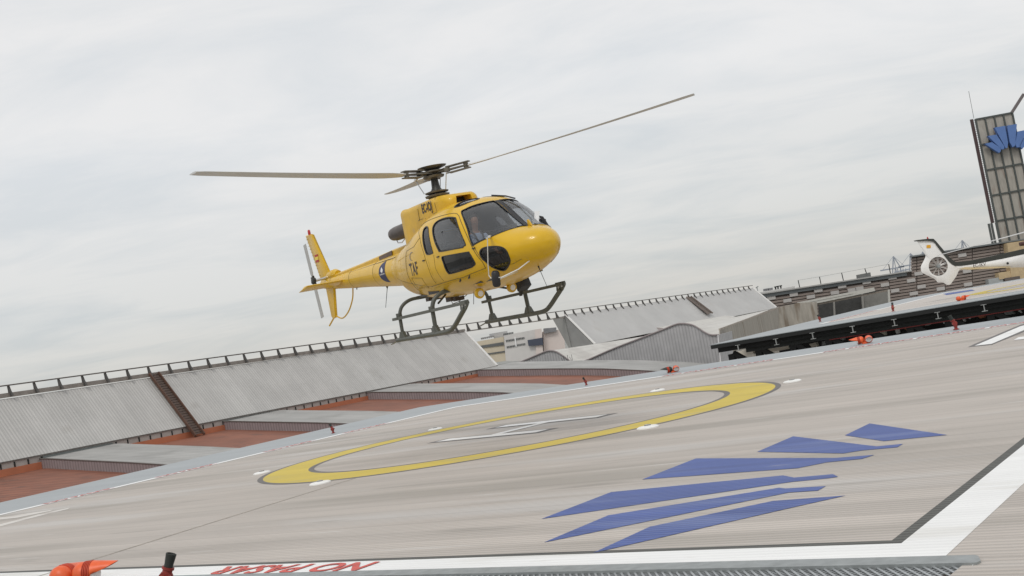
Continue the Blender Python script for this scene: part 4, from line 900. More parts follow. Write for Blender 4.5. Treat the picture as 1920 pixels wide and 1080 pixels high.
for side in (-1, 1):
    m = MB()
    def rivets(pts, n_):
        for (x, z) in dense(pts, n_):
            y = surf_y(x, z)
            if y > .05: m.bar((x, side*(y-.002), z), (x, side*(y+.004), z), .011, .011)
    rivets([(-.38, 1.70), (-.45, 1.3), (-.38, .95)], 12); rivets([(.74, 1.42), (.78, 1.2), (.76, 1.0)], 8); rivets([(.45, .90), (2.4, .97)], 36); rivets([(-1.2, 1.62), (.05, 1.66)], 20); rivets([(-1.75, 1.3), (-.5, 1.08), (.4, .88)], 18); rivets([(-1.0, 1.9), (-.92, 1.5), (-1.0, 1.0)], 14); rivets([(2.58, 1.02), (3.1, 1.05)], 8)
    B_('rivets', m, mat('rivet_dark_yellow', (.40, .26, .03), .5, 0, .1, 4), smooth=False)  # rivet heads in a darker yellow than the skin
    for pl0 in ([(-.42, 1.74), (-.50, 1.3), (-.42, .90)], [(2.66, 1.04), (3.0, 1.0), (3.2, 1.05)], [(-1.8, 1.30), (-.5, 1.10), (.42, .93)], [(-.30, 1.20), (-.30, .98), (.25, .93), (.25, 1.14), (-.30, 1.20)]):
        m = MB(); m.tube(skin_line(dense(pl0, 6), .003, side), .0033, 5); B_('hatch_seam', m, mark_d)
# centre post strip and interior
m = MB(); fl_ = [(-1.0, .78), (1.7, .80), (2.7, .86)]
m.box((-.9, -.55, .80), (2.3, .55, .84)); B_('cabin_floor', m, inner_m, smooth=False)
m = MB(); m.box((-.25, -.5, .8), (-.17, .5, 1.98)); B_('rear_bulkhead', m, mat('bulkhead_grey', (.30, .30, .295), .8, 0, .1, 3), smooth=False)
m = MB(); m.box((2.45, -.18, .85), (2.75, .18, 1.35)); m.prism([(2.48, -.30, 1.30), (2.88, -.30, 1.30), (2.78, -.30, 1.58), (2.52, -.30, 1.60)], (0, .60, 0)); B_('instrument_panel', m, rub, smooth=False)
def seat(y, nm2='crew_seat', x=1.35):
    m = MB(); m.box((x-.05, y-.23, .8), (x+.42, y+.23, 1.08)); m.prism([(x-.05, y-.22, 1.05), (x+.05, y-.22, 1.05), (x-.08, y-.2, 1.80), (x-.20, y-.2, 1.80)], (0, .43, 0)); B_(nm2, m, mat('seat_cloth', (.10, .10, .105), .9, 0, .15, 8), smooth=False)
seat(-.40, x=1.62); seat(.42, x=1.62); 
m = MB(); m.box((.0, -.7, .8), (.45, .7, 1.1)); m.box((-.12, -.7, 1.1), (0, .7, 1.75)); B_('rear_bench', m, MATS['seat_cloth'], smooth=False)
m = MB(); m.prism([(2.68, .30, 1.585), (2.80, .33, 1.60), (2.76, .44, 1.86), (2.66, .40, 1.88)], (.012, -.004, 0)); B_('white_card', m, mark_w, smooth=False)  # plain white card above the instrument panel
m = MB(); rows = []
for i in range(19):
    x = 2.09+.89*i/18; z = sec(x)[0]; rows.append([Vector((x, y, z-.02*(abs(y)/.04)**2*.1+.007)) for y in (-.036, 0, .036)])
m.grid(rows); B_('windshield_post', m, rub, fix=True)
# door-window inner frame (sliding pane)
m = MB(); m.bar((1.20, -.83, 1.90), (1.90, -.80, 1.86), .02, .03); m.bar((1.35, -.87, 1.62), (2.02, -.84, 1.60), .02, .03); m.bar((1.38, -.86, 1.88), (1.42, -.88, 1.61), .02, .02); B_('sliding_pane_frame', m, rub, smooth=False)
# engine and gearbox cowling
CW = [(-1.20, 2.62, .39), (-1.17, 2.645, .405), (-1.0, 2.63, .41), (-.3, 2.635, .43), (.2, 2.64, .44), (.5, 2.635, .43), (.68, 2.62, .395), (.80, 2.59, .345), (.86, 2.56, .30), (.89, 2.53, .26)]
def cowl_ring(x, zt, hw, zb=None, n=10):
    zb = 1.75 if x < -.4 else (2.12 if x < 0 else 2.28)
    r_ = min(.13, hw*.45); ring_ = [(x, hw, zb)]
    for k in range(n+1): a = PI/2*k/n; ring_.append((x, hw-r_+r_*math.cos(a), zt-r_+r_*math.sin(a)))
    ring_ += [(x, -p[1], p[2]) for p in ring_[::-1]]; return [Vector(p) for p in ring_]
cm = MB(); rings = [cowl_ring(*c) for c in CW]; nr_ = len(rings[0])
cm.add([p for r_ in rings for p in r_], [(i*nr_+k, i*nr_+(k+1) % nr_, (i+1)*nr_+(k+1) % nr_, (i+1)*nr_+k) for i in range(len(rings)-1) for k in range(nr_)]+[list(range(nr_-1, -1, -1)), list(range((len(rings)-1)*nr_, len(rings)*nr_))])
cb_ = MB(); cb_.prism([(.55, -.18, 2.41), (.55, .18, 2.41), (.55, .16, 2.55), (.55, -.16, 2.55)], (.6, 0, 0))
cowl = link_part(boolean(mb_mesh(cm, heli_yb), mb_mesh(cb_, heli_yb), 'DIFFERENCE'), 'engine_cowling', heli)
m = MB(); m.box((.555, -.175, 2.412), (.60, .175, 2.545))
B_('air_intake', m, rub, smooth=False)
m = MB()
for s_ in (-1, 1):
    y = s_*.444; m.tube([(.50, s_*.43, 2.34), (.48, s_*.434, 2.50), (.46, s_*.395, 2.615), (.46, 0, 2.64)], .004, 5); m.tube([(-.36, s_*.43, 2.30), (.50, s_*.434, 2.33)], .004, 5); m.tube([(-.30, s_*.434, 2.30), (-.28, s_*.434, 2.52)], .0035, 5)
    for k in range(7): m.box((-.33+k*.16, y-.003, 2.285), (-.32+k*.16, y+.003, 2.295))
B_('cowling_seam', m, mark_d)
# exhaust
m = MB(); m.tube([(-1.3, -.16, 2.28), (-1.65, -.18, 2.25), (-1.95, -.20, 2.245), (-2.10, -.21, 2.245), (-2.10, -.21, 2.245+.001), (-1.9, -.20, 2.245)], [.15, .155, .15, .13, .10, .10], 20)
B_('exhaust_pipe', m, exh_m); m = MB(); m.tube([(-1.5, -.2, 2.12), (-1.7, -.24, 2.02), (-1.85, -.26, 2.04), (-1.95, -.24, 2.13)], .012, 8); B_('drain_pipe', m, chrome)
# tail boom
BM = [(-2.0, 1.49, .385), (-2.6, 1.515, .355), (-3.4, 1.54, .305), (-4.2, 1.575, .26), (-5.13, 1.605, .215), (-6.0, 1.645, .175), (-6.6, 1.675, .15), (-7.05, 1.70, .12)]
m = MB(); m.tube([(x, 0, z) for x, z, r_ in BM], [r_ for x, z, r_ in BM], 36); B_('tail_boom', m, heli_y)
def boom(x):
    for (a, za, ra), (b, zb_, rb_) in zip(BM, BM[1:]):
        if b <= x <= a: t = (a-x)/(a-b); return za+(zb_-za)*t, ra+(rb_-ra)*t
    return BM[-1][1:]
m = MB()
for x in (-3.35, -4.95, -6.3): z, r_ = boom(x); m._lathe([(r_+.001, -.004), (r_+.004, 0), (r_+.001, .004)], Vector((x, 0, z)), Vector((1, 0, .04)), 36, 0)
B_('boom_seam', m, mark_d)
m = MB(); rows = []
for x, zt in ((-1.35, 2.03), (-1.9, 1.985), (-2.5, 1.97), (-3.4, 1.935), (-4.5, 1.895), (-5.7, 1.865), (-6.05, 1.86)):
    z, r_ = boom(x); hw = .125-.006*abs(x+1.3); zb_ = z+r_*.86 if x < -2 else 1.75
    rows.append([Vector(p) for p in ((x, -hw, zb_), (x, -hw, zt-.04), (x, -hw*.6, zt-.006), (x, 0, zt), (x, hw*.6, zt-.006), (x, hw, zt-.04), (x, hw, zb_))])
m.grid(rows); m.add(rows[-1], [tuple(range(7))]); B_('driveshaft_cover', m, heli_yb, fix=True)
m = MB(); m.prism([(-2.50, -.128, 1.945), (-2.53, -.128, 1.845), (-3.23, -.124, 1.815), (-3.24, -.122, 1.905)], (0, -.012, 0)); m.prism([(-2.50, .128, 1.945), (-2.53, .128, 1.845), (-3.23, .124, 1.815), (-3.24, .122, 1.905)], (0, .012, 0)); B_('exhaust_shield_panel', m, mat('heat_shield', (.16, .115, .095), .6, .2, .2, 5), smooth=False)
m = MB(); m.tube(dense([(-1.3, -.36, 1.80), (-2.0, -.30, 1.76), (-3.5, -.20, 1.765), (-6.0, -.10, 1.765)], 4), .006, 5); B_('boom_line', m, mark_d)
# tail: gearbox fairing, fins, stabiliser, guard, tail rotor
m = MB(); m.tube([(-6.05, 0, 1.84), (-6.2, 0, 1.86), (-6.55, 0, 1.85), (-6.85, 0, 1.80)], [.09, .12, .12, .05], 16); B_('gearbox_fairing', m, heli_y)
def fin(poly, y0, name, th=.05):
    c = Vector((sum(p[0] for p in poly)/len(poly), 0, sum(p[1] for p in poly)/len(poly))); m = MB(); n_ = len(poly)
    o_ = [Vector((p[0], y0, p[1])) for p in poly]; i1 = [Vector((c.x+(p[0]-c.x)*.82, y0-th/2, c.z+(p[1]-c.z)*.96)) for p in poly]; i2 = [Vector((p.x, y0+th/2, p.z)) for p in i1]
    m.add(o_+i1+i2, [[n_+k for k in range(n_)], [2*n_+k for k in range(n_)][::-1]]+[[k, (k+1) % n_, n_+(k+1) % n_, n_+k] for k in range(n_)]+[[(k+1) % n_, k, 2*n_+k, 2*n_+(k+1) % n_] for k in range(n_)])
    return m
uf = B_('upper_fin', fin([(-6.44, 1.75), (-6.49, 1.90), (-7.25, 3.0), (-7.71, 3.02), (-7.40, 2.34), (-7.14, 1.70)], 0, 'f', .08), heli_y)
m = MB()
for k in range(12): t = k/12; m.box((-7.62+.45*t, -.05, 2.9-1.05*t), (-7.54+.45*t, -.03, 2.905-1.05*t))
m.build('stiffener_marks', mat('worn_mark', (.42, .30, .08), .6, 0, .2, 5), uf)
m = MB(); m.lathe([(.03, 0), (.035, .02), (.035, .10), (.02, .13), (.0, .135)], (-7.42, 0, 3.0), n=12); m.build('beacon', mark_r, uf, True)
for (z0, z1, mm) in ((2.405, 2.46, mark_r), (2.325, 2.405, mark_y), (2.27, 2.325, mark_r)):
    m = MB(); m.box((-7.23, -.052, z0), (-7.02, -.047, z1)); m.build('flag_stripe', mm, uf)
lf = B_('lower_fin', fin([(-6.37, 1.65), (-6.98, 1.65), (-6.98, .86), (-6.90, .80), (-6.71, .82)], 0, 'f', .07), heli_y)
m = MB(); m.tube([(-6.85, 0, .86), (-6.95, 0, .80), (-7.28, 0, .66)], [.025, .02, .02], 8); m.build('tail_skid', heli_yb, lf, True)
m = MB(); m.tube(smooth_poly([(-5.34, 0, 1.40), (-5.49, 0, 1.16), (-5.87, 0, .90), (-6.33, 0, .77), (-6.72, 0, .86)], 6), .017, 8); B_('tail_guard', m, heli_yb)
m = MB(); rows = []
for y in (-1.10, -1.08, -.6, 0, .6, 1.08, 1.10):
    th = .036 if abs(y) < 1.09 else .008; ch = .31; xc = -5.68
    rows.append([Vector((xc+ch*math.cos(a), y, 1.595+.045*math.cos(a)+th*math.sin(a)*(1.1 if math.cos(a) > -.3 else .6))) for a in [2*PI*k/20 for k in range(20)]])
m.grid(rows, closed=True); m.add(rows[0], [tuple(range(20))]); m.add(rows[-1], [tuple(range(20))[::-1]]); B_('horizontal_stabiliser', m, heli_y)
tr = MB(); tr.tube([(-6.665, -.08, 1.82), (-6.665, -.24, 1.81), (-6.665, -.36, 1.80)], [.05, .03, .035], 12); trp = B_('tail_rotor_mast', tr, chrome)
m = MB(); m.lathe([(.05, -.05), (.09, -.03), (.09, .03), (.05, .05)], (-6.665, -.42, 1.80), (0, 1, 0), 14)
for k in range(3): a = PI*k/3+.3; m.bar(Vector((-6.665, -.42, 1.8))+Vector((math.cos(a), 0, math.sin(a)))*.13, Vector((-6.665, -.42, 1.8))-Vector((math.cos(a), 0, math.sin(a)))*.13, .045, .04)
m.build('tail_rotor_hub', hub_d, trp, True)
for s_ in (-1, 1):
    m = MB(); d_ = Vector((-.10*s_*0-.13, 0, 1)).normalized()*s_; c_ = Vector((-6.665, -.43, 1.80)); e2 = Vector((d_.z, 0, -d_.x))*.085
    m.prism([c_+d_*.1-e2*.5, c_+d_*.2-e2, c_+d_*.93-e2, c_+d_*.93+e2, c_+d_*.2+e2, c_+d_*.1+e2*.5], (0, .014, 0)); m.build('tail_rotor_blade', blade_m, trp)
# rotor head
HZ = 3.28; HC = Vector((-.02, 0, 0))
m = MB(); m.tube([(-.17, 0, 2.55), (-.17, 0, 2.70), (-.17, 0, 2.80), (-.17, 0, 2.88), (-.17, 0, 3.18)], [.17, .19, .13, .085, .062], 20); rh = B_('rotor_mast', m, hub_d)
m = MB(); m.lathe([(.12, 2.68), (.24, 2.70), (.25, 2.735), (.14, 2.76), (.23, 2.775), (.24, 2.80), (.12, 2.83)], (-.17, 0, 0), n=28); m.build('swashplate', hub_m, rh, True)
m = MB(); m.lathe([(.10, 3.06), (.20, 3.08), (.22, 3.12), (.14, 3.15), (.17, 3.17), (.24, 3.19), (.24, 3.215), (.12, 3.23)], (-.17, 0, 0), n=30); m.build('hub_body', hub_m, rh, True)
m = MB(); m.lathe([(.05, 3.23), (.14, 3.245), (.27, 3.285), (.295, 3.31), (.27, 3.30), (.10, 3.26), (.0, 3.255)], (-.17, 0, 0), n=36); m.build('vibration_absorber', mat('absorber_dish', (.16, .15, .13), .4, .4, .2, 6), rh, True)
bl_lab = {46: '', 166: '', 286: ''}
for ang in (45, 165, 285):
    Rz = Matrix.Rotation(R(ang), 4, 'Z'); con = .047
    def T_(p): return Rz @ Vector(p) + Vector((-.17, 0, 0))
    m = MB()
    m.prism([T_(p) for p in ((.12, -.11, 3.155), (.62, -.055, 3.17), (.72, -.055, 3.17), (.72, .055, 3.17), (.62, .055, 3.17), (.12, .11, 3.155))], (0, 0, .028))
    m.prism([T_(p) for p in ((.30, -.10, 3.225), (.78, -.07, 3.245), (.78, .07, 3.245), (.30, .10, 3.225))], (0, 0, .02)); m.prism([T_(p) for p in ((.34, -.09, 3.10), (.78, -.07, 3.12), (.78, .07, 3.12), (.34, .09, 3.10))], (0, 0, .02))
    m.tube([T_((.70, 0, 3.12)), T_((.70, 0, 3.265))], .05, 12); m.tube([T_((.30, -.05, 3.14)), T_((.30, -.05, 3.22))], .075, 14)
    m.build('blade_sleeve', hub_m, rh, True)
    m = MB(); m.bar(T_((.36, -.10, 3.11)), T_((.34, -.20, 3.09)), .035); m.tube([T_((.33, -.2, 3.10)), T_((.23, -.12, 2.79))], .010, 8); m.build('pitch_link', chrome, rh, True)
    m = MB(); rows = []
    for i in range(25):
        t = i/24; x = .76+(5.345-.76)*t; ch = .10+.06*min(1, t/.10) if t < .1 else .155; ch = ch if t > .04 else .085; ch *= (1 if t < .985 else .8); z = 3.18+con*(x-.76)+.012*(x-.76)**1.5; tw = R(9-8*t)
        row = []
        for k in range(14):
            a = 2*PI*k/14; cx = ch*math.cos(a); cz = .012*math.sin(a)*(1.3+math.cos(a)*.6)*(1.25 if t < .1 else 1); row.append(T_((x, cx*math.cos(tw)-cz*math.sin(tw)-.02, z+cx*math.sin(tw)+cz)))
        rows.append(row)
    m.grid(rows, closed=True); m.add(rows[0], [tuple(range(14))]); m.add(rows[-1], [tuple(range(14))[::-1]]); m.build('rotor_blade', mat('main_blade_grey', (.62, .62, .61), .5, 0, .06, 2), rh, True)
# skids
sk = empty('landing_gear'); sk.parent = heli
for s_, nm3 in ((-1, 'right'), (1, 'left')):
    y = s_*1.04
    m = MB(); m.tube(smooth_poly([(-1.10, y, .045), (-.8, y, .045), (0, y, .045), (.9, y, .045), (1.28, y, .06), (1.50, y, .13), (1.80, y, .29), (2.02, y, .41)], 5), [.045]*35+[.04]*1, 12) if False else m.tube(smooth_poly([(-1.10, y, .045), (-.8, y, .045), (0, y, .045), (.9, y, .045), (1.28, y, .06), (1.50, y, .13), (1.80, y, .29), (2.02, y, .41)], 5), .045, 12)
    m.build('skid_tube', skid_m, sk, True)
    m = MB(); m.prism([(2.18, y-.018, .55), (1.86, y-.018, .545), (1.90, y-.018, .50), (1.87, y-.018, .40), (1.93, y-.018, .34), (2.06, y-.018, .38), (2.17, y-.018, .46)], (0, .036, 0)); pl4 = m.build('front_plate', skid_m, sk)
    m = MB()
    for (hx, hz_) in ((1.97, .455), (2.09, .475)): m.lathe([(.030, 0), (.030, .042)], (hx, y-.021, hz_), (0, 1, 0), 14)
    m.build('lightening_hole', mat('hole_grey', (.55, .55, .54), .8, 0, .05, 3), pl4, True)
    m = MB(); m.prism([(-1.06, y-.05, .44), (2.14, y-.05, .475), (2.14, y+.05, .475), (-1.06, y+.05, .44)], (0, 0, .055)); m.build('step_board', mat('step_grey', (.125, .13, .115), .6, .1, .15, 6), sk)
    m = MB(); m.bar((-1.12, y, .03), (-1.42, y, -.02), .05, .014); m.build('drag_strip', mat('steel_strip', (.2, .19, .15), .5, .4, .2, 8), sk)
    for x, top in ((-.80, .92), (.70, .80)):
        m = MB(); pts_ = smooth_poly([(x, y, .05), (x-.0, y*.995, .35), (x+.0, y*.98, .55), (x+.01, y*.90, .70), (x+.02, y*.72, .79), (x+.02, y*.45, .80), (x+.02, 0, .80)], 6)
        m.tube(pts_, .042 if x > 0 else .036, 12); m.build('cross_tube', skid_m, sk, True)
        m = MB(); m.lathe([(.06, -.05), (.062, -.04), (.062, .04), (.06, .05)], (x, y, .52), (0, 0, 1), 12); m.build('leg_clamp', skid_m, sk, True)
        m = MB(); m.prism([(x-.17, y-.03, .05), (x+.17, y-.03, .05), (x+.06, y-.03, .20), (x-.06, y-.03, .20)], (0, .06, 0)); m.build('leg_foot', skid_m, sk)
    m = MB()
    for (a_, b_) in (((.60, y*.80, .60), (.35, y*.5, .74)),): m.tube([a_, b_], .02, 8)
    m.build('damper', hub_d, sk, True)
# belly details: landing lamps, aerials, mirror, camera box
for i, (x, y) in enumerate(((1.70, -.52), (1.62, .22))):
    m = MB(); m.lathe([(.03, -.10), (.065, -.07), (.095, -.02), (.098, .03), (.088, .05)], (x, y, .625), (1, 0, -.18), 20); lh = B_('lamp_housing', m, heli_y)
    m = MB(); m.lathe([(.055, .045), (.055, .058), (.0, .065)], (x, y, .625), (1, 0, -.18), 18); m.build('lens', lens_m, lh, True)
m = MB(); m.tube([(3.03, -.85, .93), (3.02, -.85, .90), (3.0, -.85, .80), (2.99, -.85, .69), (2.985, -.85, .66)], [.05, .072, .076, .072, .05], 14); B_('wire_mirror', m, rub)
m = MB(); m.tube([(2.72, -.63, 1.55), (2.94, -.85, 1.52), (2.985, -.85, 1.51), (2.83, -.85, 1.09), (2.78, -.85, .88), (2.83, -.85, .83), (2.94, -.85, .82)], .009, 8); m.bar((2.72, -.64, 1.56), (3.08, -.87, 1.53), .035); B_('mirror_strut', m, mat('silver_strut', (.72, .71, .66), .4, .3, .05, 6))
m = MB(); m.tube([(2.94, -.85, .82), (3.15, -.82, .80), (3.3, -.55, .88), (3.25, -.27, .99)], .011, 8); m.tube([(3.1, -.82, .78), (2.85, -.3, .86)], .008, 6); B_('mirror_frame', m, mat('silver_strut', (.7, .7, .65)))
m = MB(); m.tube([(3.05, 0, .93), (3.10, 0, .80), (3.22, 0, .50)], [.02, .006, .004], 6); B_('whip_aerial', m, dark_steel)
m = MB(); m.tube([(-3.40, 0, 1.24), (-3.42, 0, 1.18), (-3.70, 0, .78)], [.03, .008, .005], 6); B_('boom_aerial', m, dark_steel)
m = MB(); m.tube([(-5.1, 0, 1.40), (-5.12, 0, 1.34)], [.02, .006], 6); B_('small_aerial', m, dark_steel)
m = MB(); m.prism([(1.40, .42, .72), (1.60, .42, .76), (1.66, .42, .60), (1.48, .42, .52)], (0, .22, 0)); m.bar((1.45, .52, .56), (1.35, .54, .45), .06); B_('camera_pod', m, rub, smooth=False)
m = MB(); m.box((-.35, -.18, .60), (-.1, .0, .70)); m.box((.2, -.3, .58), (.3, -.1, .66)); m.box((-1.2, -.2, .70), (-1.05, .1, .80)); m.tube([(.1, -.3, .66), (.3, -.38, .54), (.5, -.34, .56), (.62, -.2, .66)], .007, 6); m.tube([(.9, -.2, .66), (.9, -.25, .45)], .006, 6); B_('belly_fittings', m, mark_d)
m = MB(); m.prism([(3.02, .01, 1.60), (3.14, .01, 1.60), (3.05, .01, 1.72), (3.02, .01, 1.72)], (0, -.03, 0)); B_('nose_aerial', m, heli_yb, smooth=False)
m = MB(); m.tube([(3.06, -.04, 1.625), (2.62, -.42, 1.66), (2.44, -.66, 1.66)], .012, 6); m.tube([(3.06, .1, 1.625), (2.75, .5, 1.60)], .012, 6); B_('wiper', m, rub)
m = MB(); m.bar((2.62, .52, 1.66), (2.66, .60, 1.70), .03); m.prism([(2.60, .50, 1.80), (2.66, .56, 1.76), (2.73, .60, 1.58), (2.68, .55, 1.60)], (-.03, .015, 0)); B_('side_mirror', m, rub, smooth=False)
m = MB(); m.tube([(1.60, .2, 2.385), (1.9, .32, 2.305), (2.05, .42, 2.22)], .015, 6); B_('cable_cutter', m, rub)
# markings
def side_text(body, size, x0, z0, m_, sx=1., rot=0., fy=None, name='lettering', parent=heli, side=-1):
    vs, fs = text_mesh(body, size, .008, 0, sx); out = []
    for (u, v) in vs:
        u2, v2 = u*math.cos(rot)-v*math.sin(rot), u*math.sin(rot)+v*math.cos(rot)
        x = x0+u2*(1 if side < 0 else -1); z = z0+v2; y = (fy(x, z) if fy else surf_y(x, z))+.005; out.append((x, side*y, z))
    mb = MB(); mb.add(out, fs); return mb.build(name, m_, parent, fix=False)
cy_ = lambda x, z: .432+.006*0+ .012*max(0, min(1, (x+.3)/.7))
for sd_ in (-1, 1):
    side_text('EC-IOJ', .25, .13, 2.48, mark_d, .66, 0, cy_, 'registration', heli, sd_)
    side_text('TAF', .34, -.03, 1.34, mark_d, .78, 0, None, 'operator_lettering', heli, sd_)
    m = MB(); rows = [[], []]
    for k in range(25):
        a = R(40)+R(250)*k/24; 
        for j, r_ in enumerate((.135, .135-.035*math.sin(PI*k/24))): x = -.03+r_*math.cos(a); z = 1.60+r_*.62*math.sin(a)*1.0; rows[j].append(Vector((x, sd_*(surf_y(x, z)+.005), z)))
    m.grid(rows); B_('crescent_emblem', m, mat('grey_emblem', (.22, .20, .22), .5, 0, .1, 6), smooth=False, fix=False)
    # navy half moon on the boom with a white clover and a thin white line of script
    def bp_(x, z, o_=.004):
        zc, r_ = boom(x); return Vector((x, sd_*(math.sqrt(max(.0001, r_*r_-(z-zc)**2))+o_), z))
    m = MB(); rows = []
    for i in range(11):
        t = i/10; x = -2.97+.40*t; hh = .235*math.sqrt(max(0, 1-(1-t)**2)); lean = .12*0
        rows.append([bp_(x, 1.515+hh*(2*j/10-1)) for j in range(11)])
    m.grid(rows); hm = B_('half_moon_emblem', m, mark_b, smooth=False, fix=False)
    m = MB()
    for (cx, cz_, r_) in ((-2.76, 1.60, .036), (-2.72, 1.57, .036), (-2.79, 1.565, .034), (-2.75, 1.545, .03)):
        m.add([bp_(cx+r_*math.cos(2*PI*k/12), cz_+r_*math.sin(2*PI*k/12), .007) for k in range(12)], [tuple(range(12))])
    for k in range(9): x = -2.90+.034*k; m.add([bp_(x, 1.475, .007), bp_(x+.022, 1.475, .007), bp_(x+.022, 1.495+.012*(k % 3 == 0), .007), bp_(x, 1.495+.012*(k % 3 == 0), .007)], [(0, 1, 2, 3)])
    m.build('clover_mark', mark_w, hm, fix=False)

# ================================================================== PILOT
def skinned(name, nodes, edges, m_, parent=None, sub=1):
    me = bpy.data.meshes.new(name); me.from_pydata([n[0] for n in nodes], edges, []); o = bpy.data.objects.new(name, me); COL.objects.link(o)
    o.modifiers.new('s', 'SKIN'); o.modifiers.new('u', 'SUBSURF').levels = sub; o.modifiers['u'].render_levels = sub
    for i, n_ in enumerate(nodes): o.data.skin_vertices[0].data[i].radius = (n_[1], n_[2] if len(n_) > 2 else n_[1])
    o.data.skin_vertices[0].data[0].use_root = True
    bpy.context.view_layer.update(); me2 = bpy.data.meshes.new_from_object(o.evaluated_get(bpy.context.evaluated_depsgraph_get())); bpy.data.objects.remove(o)
    me2.materials.clear(); me2.materials.append(m_)
    for p in me2.polygons: p.use_smooth = True
    o = bpy.data.objects.new(name, me2); COL.objects.link(o); o.parent = parent; return o
skinm = mat('skin', (.52, .27, .18), .55, 0, .1, 12); shirt = mat('light_blue_shirt', (.52, .62, .80), .85, 0, .12, 9, bump=.01); trous = mat('dark_trousers', (.04, .045, .06), .85, 0, .1, 8); hairm = mat('dark_hair', (.05, .035, .028), .7, 0, .2, 40)
px, py = 1.76, -.40
nodes = [((px, py, 1.17), .13, .10), ((px+.01, py, 1.40), .12, .10), ((px+.02, py, 1.60), .13, .11), ((px+.03, py, 1.70), .055, .055), ((px+.05, py, 1.775), .05, .05), ((px+.06, py, 1.84), .075, .085), ((px+.065, py, 1.92), .078, .09), ((px+.06, py, 1.985), .055, .065)]
edges = [(0, 1), (1, 2), (2, 3), (3, 4), (4, 5), (5, 6), (6, 7)]
def limb(start, pts):
    b = start
    for p in pts: nodes.append(p); edges.append((b, len(nodes)-1)); b = len(nodes)-1
    return b
for s_, hx, hz_, hy in ((-1, .52, 1.32, -.02), (1, .50, 1.22, .05)):
    w_ = limb(2, [((px+.03, py+s_*.17, 1.61), .06), ((px+.12, py+s_*.22, 1.45), .045), ((px+.24, py+s_*.22, 1.31), .038), ((px+.38, py+s_*.15+hy, hz_), .028), ((px+.45, py+s_*.12+hy, hz_), .032, .02)])
    for k in range(4): limb(w_, [((px+.495, py+s_*.12+hy+(k-1.5)*.018, hz_+.005), .009), ((px+.52+.004*(k % 2), py+s_*.12+hy+(k-1.5)*.018, hz_-.015), .008), ((px+.515, py+s_*.12+hy+(k-1.5)*.018, hz_-.035), .007)])
    limb(w_, [((px+.47, py+s_*.12+hy-s_*.035, hz_), .010), ((px+.50, py+s_*.12+hy-s_*.035, hz_-.02), .009)])
    limb(0, [((px+.10, py+s_*.10, 1.13), .08), ((px+.46, py+s_*.13, 1.16), .065), ((px+.62, py+s_*.13, .98), .045), ((px+.72, py+s_*.13, .86), .04), ((px+.82, py+s_*.13, .83), .035)])
pil = skinned('person', nodes, edges, skinm)
# face: nose, brow, ears
bm = bmesh.new(); bm.from_mesh(pil.data)
def blob(c, r_): 
    res = bmesh.ops.create_uvsphere(bm, u_segments=10, v_segments=6, radius=1); bmesh.ops.scale(bm, vec=r_, verts=res['verts']); bmesh.ops.translate(bm, vec=c, verts=res['verts'])
blob((px+.145, py, 1.885), (.022, .012, .022)); blob((px+.06, py-.078, 1.89), (.02, .01, .03)); blob((px+.06, py+.078, 1.89), (.02, .01, .03)); blob((px+.128, py, 1.84), (.012, .022, .006))
for f in bm.faces: f.smooth = True
bm.to_mesh(pil.data); bm.free()
pil.matrix_world = heli.matrix_world @ Matrix.Translation((0, 0, .05))
tag(pil, "person in light blue shirt with headset at the yellow helicopter's controls", 'person')
sh_nodes = [((px, py, 1.14), .145, .115), ((px+.01, py, 1.38), .14, .12), ((px+.02, py, 1.58), .145, .12), ((px+.03, py, 1.665), .075, .07)]; sh_e = [(0, 1), (1, 2), (2, 3)]
nodes, edges = sh_nodes, sh_e
for s_, hz_, hy in ((-1, 1.32, -.02), (1, 1.22, .05)): limb(2, [((px+.03, py+s_*.17, 1.61), .072), ((px+.12, py+s_*.22, 1.45), .058), ((px+.24, py+s_*.22, 1.31), .052)])
skinned('shirt', nodes, edges, shirt, pil)
nodes, edges = [((px, py, 1.13), .145, .11)], []
for s_ in (-1, 1): limb(0, [((px+.10, py+s_*.10, 1.13), .092), ((px+.46, py+s_*.13, 1.16), .078), ((px+.62, py+s_*.13, .98), .058), ((px+.71, py+s_*.13, .87), .052)])
skinned('trousers', nodes, edges, trous, pil)
m = MB(); rows = []
for i in range(8):
    e_ = R(5+85*i/7); rows.append([Vector((px+.045+.088*math.cos(e_)*math.cos(a)*(1 if math.cos(a) < .2 else .86), py+.086*math.cos(e_)*math.sin(a), 1.925+.10*math.sin(e_)+(.03 if math.cos(a) > .5 else 0))) for a in [2*PI*k/20 for k in range(20)]])
m.grid(rows, closed=True); m.build('hair', hairm, pil, True)
m = MB(); m.tube([(px+.05, py+.098*math.sin(a), 1.90+.125*math.cos(a)) for a in [R(-95+19*k) for k in range(11)]], .012, 8)
for s_ in (-1, 1): m.lathe([(.03, -.018), (.038, -.01), (.038, .012), (.02, .02)], (px+.055, py+s_*.098, 1.885), (0, s_, 0), 14)
m.tube([(px+.06, py-.11, 1.87), (px+.13, py-.09, 1.835), (px+.155, py-.03, 1.83)], .006, 6); m.build('headset', rub, pil, True)
m = MB()
for s_ in (-1, 1): m.tube(smooth_poly([(px-.06, py+s_*.09, 1.72), (px+.06, py+s_*.09, 1.70), (px+.165, py+s_*.075, 1.58), (px+.165, py+s_*.04, 1.38), (px+.15, py, 1.2)], 3), .017, 6)
m.build('harness', rub, pil, True)

